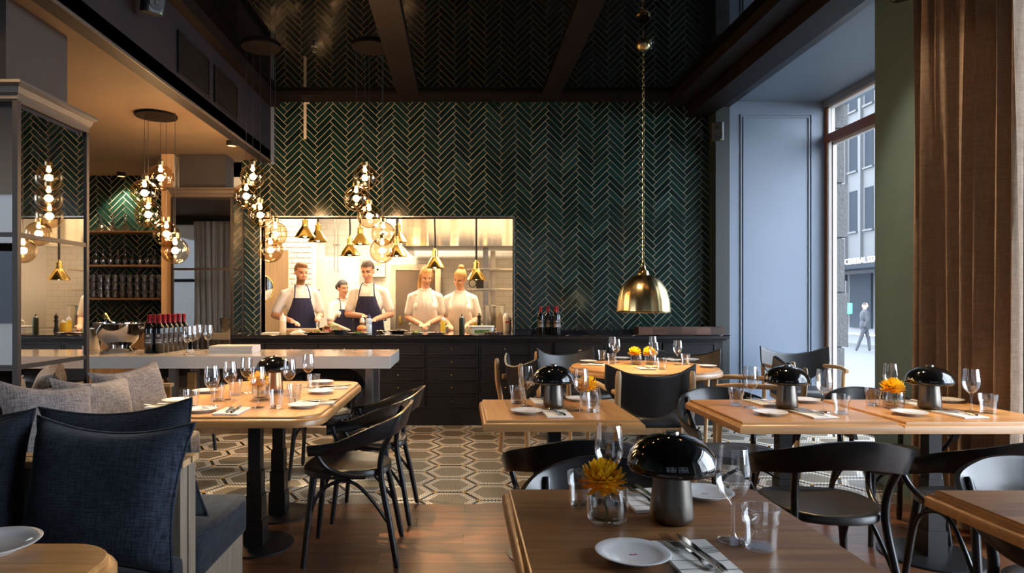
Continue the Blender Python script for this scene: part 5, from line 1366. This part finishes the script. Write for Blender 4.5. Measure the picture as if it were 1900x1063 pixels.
    kill = [v for v in bm.verts if (lambda q: (q.y < -.020 and q.z < .192 and abs(q.x) < .070) or (q.y < -.005 and q.z < lowz+.05 and style != 'pony') or (q.z < lowz and style in ('short', 'buzz', 'bun', 'back') and q.y < .04))(inv @ (v.co-base))]
    bmesh.ops.delete(bm, geom=kill, context='VERTS'); bm.to_mesh(ho.data); bm.free()
    return t
def at(x, Y): return (px(x, 0, Y).x, Y, 0)
person('bearded ginger-haired chef in white jacket and navy apron at the left of the pass', at(556, 8.38), R_(24), 1.80, R_(14), R_(12), 0, [((-.31, .02, 1.13), (-.15, -.30, 1.06)), ((.25, -.06, 1.12), (.16, -.36, 1.10))], ('hair_ginger', 'short'), 'apron_navy', beard=True)
person('dark-haired chef in navy apron turning away behind the others', at(632, 9.2), R_(38), 1.60, R_(10), R_(8), 0, [((-.24, -.12, 1.12), (-.05, -.34, 1.02)), ((.23, -.05, 1.12), (.18, -.28, 1.0))], ('hair_dark', 'back'), 'apron_navy', female=True)
person('tall crop-haired chef in navy apron looking down with hands together', at(686, 8.42), R_(-4), 1.83, R_(-6), R_(22), R_(0), [((-.26, -.06, 1.12), (-.02, -.30, 1.10)), ((.27, -.02, 1.12), (.13, -.30, 1.06))], ('hair_brown', 'buzz'), 'apron_navy')
person('ponytailed blonde chef in white jacket looking down at her hands', at(789, 8.36), R_(2), 1.75, R_(14), R_(24), 0, [((-.22, -.02, 1.13), (-.05, -.32, 1.05)), ((.22, -.02, 1.13), (.05, -.31, 1.06))], ('hair_blonde', 'pony'), 'chef_white', female=True)
person('blonde chef with a bun in white jacket at the right of the pass', at(855, 8.42), R_(-6), 1.72, R_(-22), R_(22), R_(8), [((-.225, -.04, 1.13), (-.12, -.32, 1.06)), ((.235, -.02, 1.13), (.12, -.31, 1.06))], ('hair_blonde', 'bun'), 'chef_white', female=True)
# passer-by outside the window
pb = thing('person', 'passer-by in a dark coat on the pavement outside the window', 'person', (14.25, 23.2, GZ), R_(60))
b = MB()
for s in (-1, 1): cap(b, (s*.09, 0, .9), (s*.1, -.12*s, .48), .085, .06); cap(b, (s*.1, -.12*s, .48), (s*.1, -.2*s+.05, .08), .058, .045); cap(b, (s*.2, 0, 1.4), (s*.25, .08*s, 1.12), .055, .045); cap(b, (s*.25, .08*s, 1.12), (s*.24, -.05*s-.08, .88), .043, .03)
b.ball((0, 0, 1.0), (.17, .13, .16)); b.ball((0, 0, 1.25), (.19, .13, .24)); cap(b, (0, 0, 1.42), (0, 0, 1.55), .06, .055); b.ball((0, -.01, 1.64), (.078, .095, .115)); b.ball((0, -.1, 1.62), (.013, .02, .018))
remesh('body', b, ['skin', 'coat_dark', 'hair_dark'], pb, .014, lambda c: 2 if c.z > 1.66 and c.y > -.05 else (1 if c.z < 1.5 else 0), 3)
j = MB(); j.ball((0, 0, .95), (.20, .16, .26)); j.ball((0, 0, 1.25), (.215, .155, .25))
for s in (-1, 1): cap(j, (s*.2, 0, 1.4), (s*.25, .08*s, 1.12), .072, .06); cap(j, (s*.25, .08*s, 1.12), (s*.245, -.05*s-.06, .92), .06, .05)
remesh('coat', j, ['coat_dark'], pb, .016, None, 3)
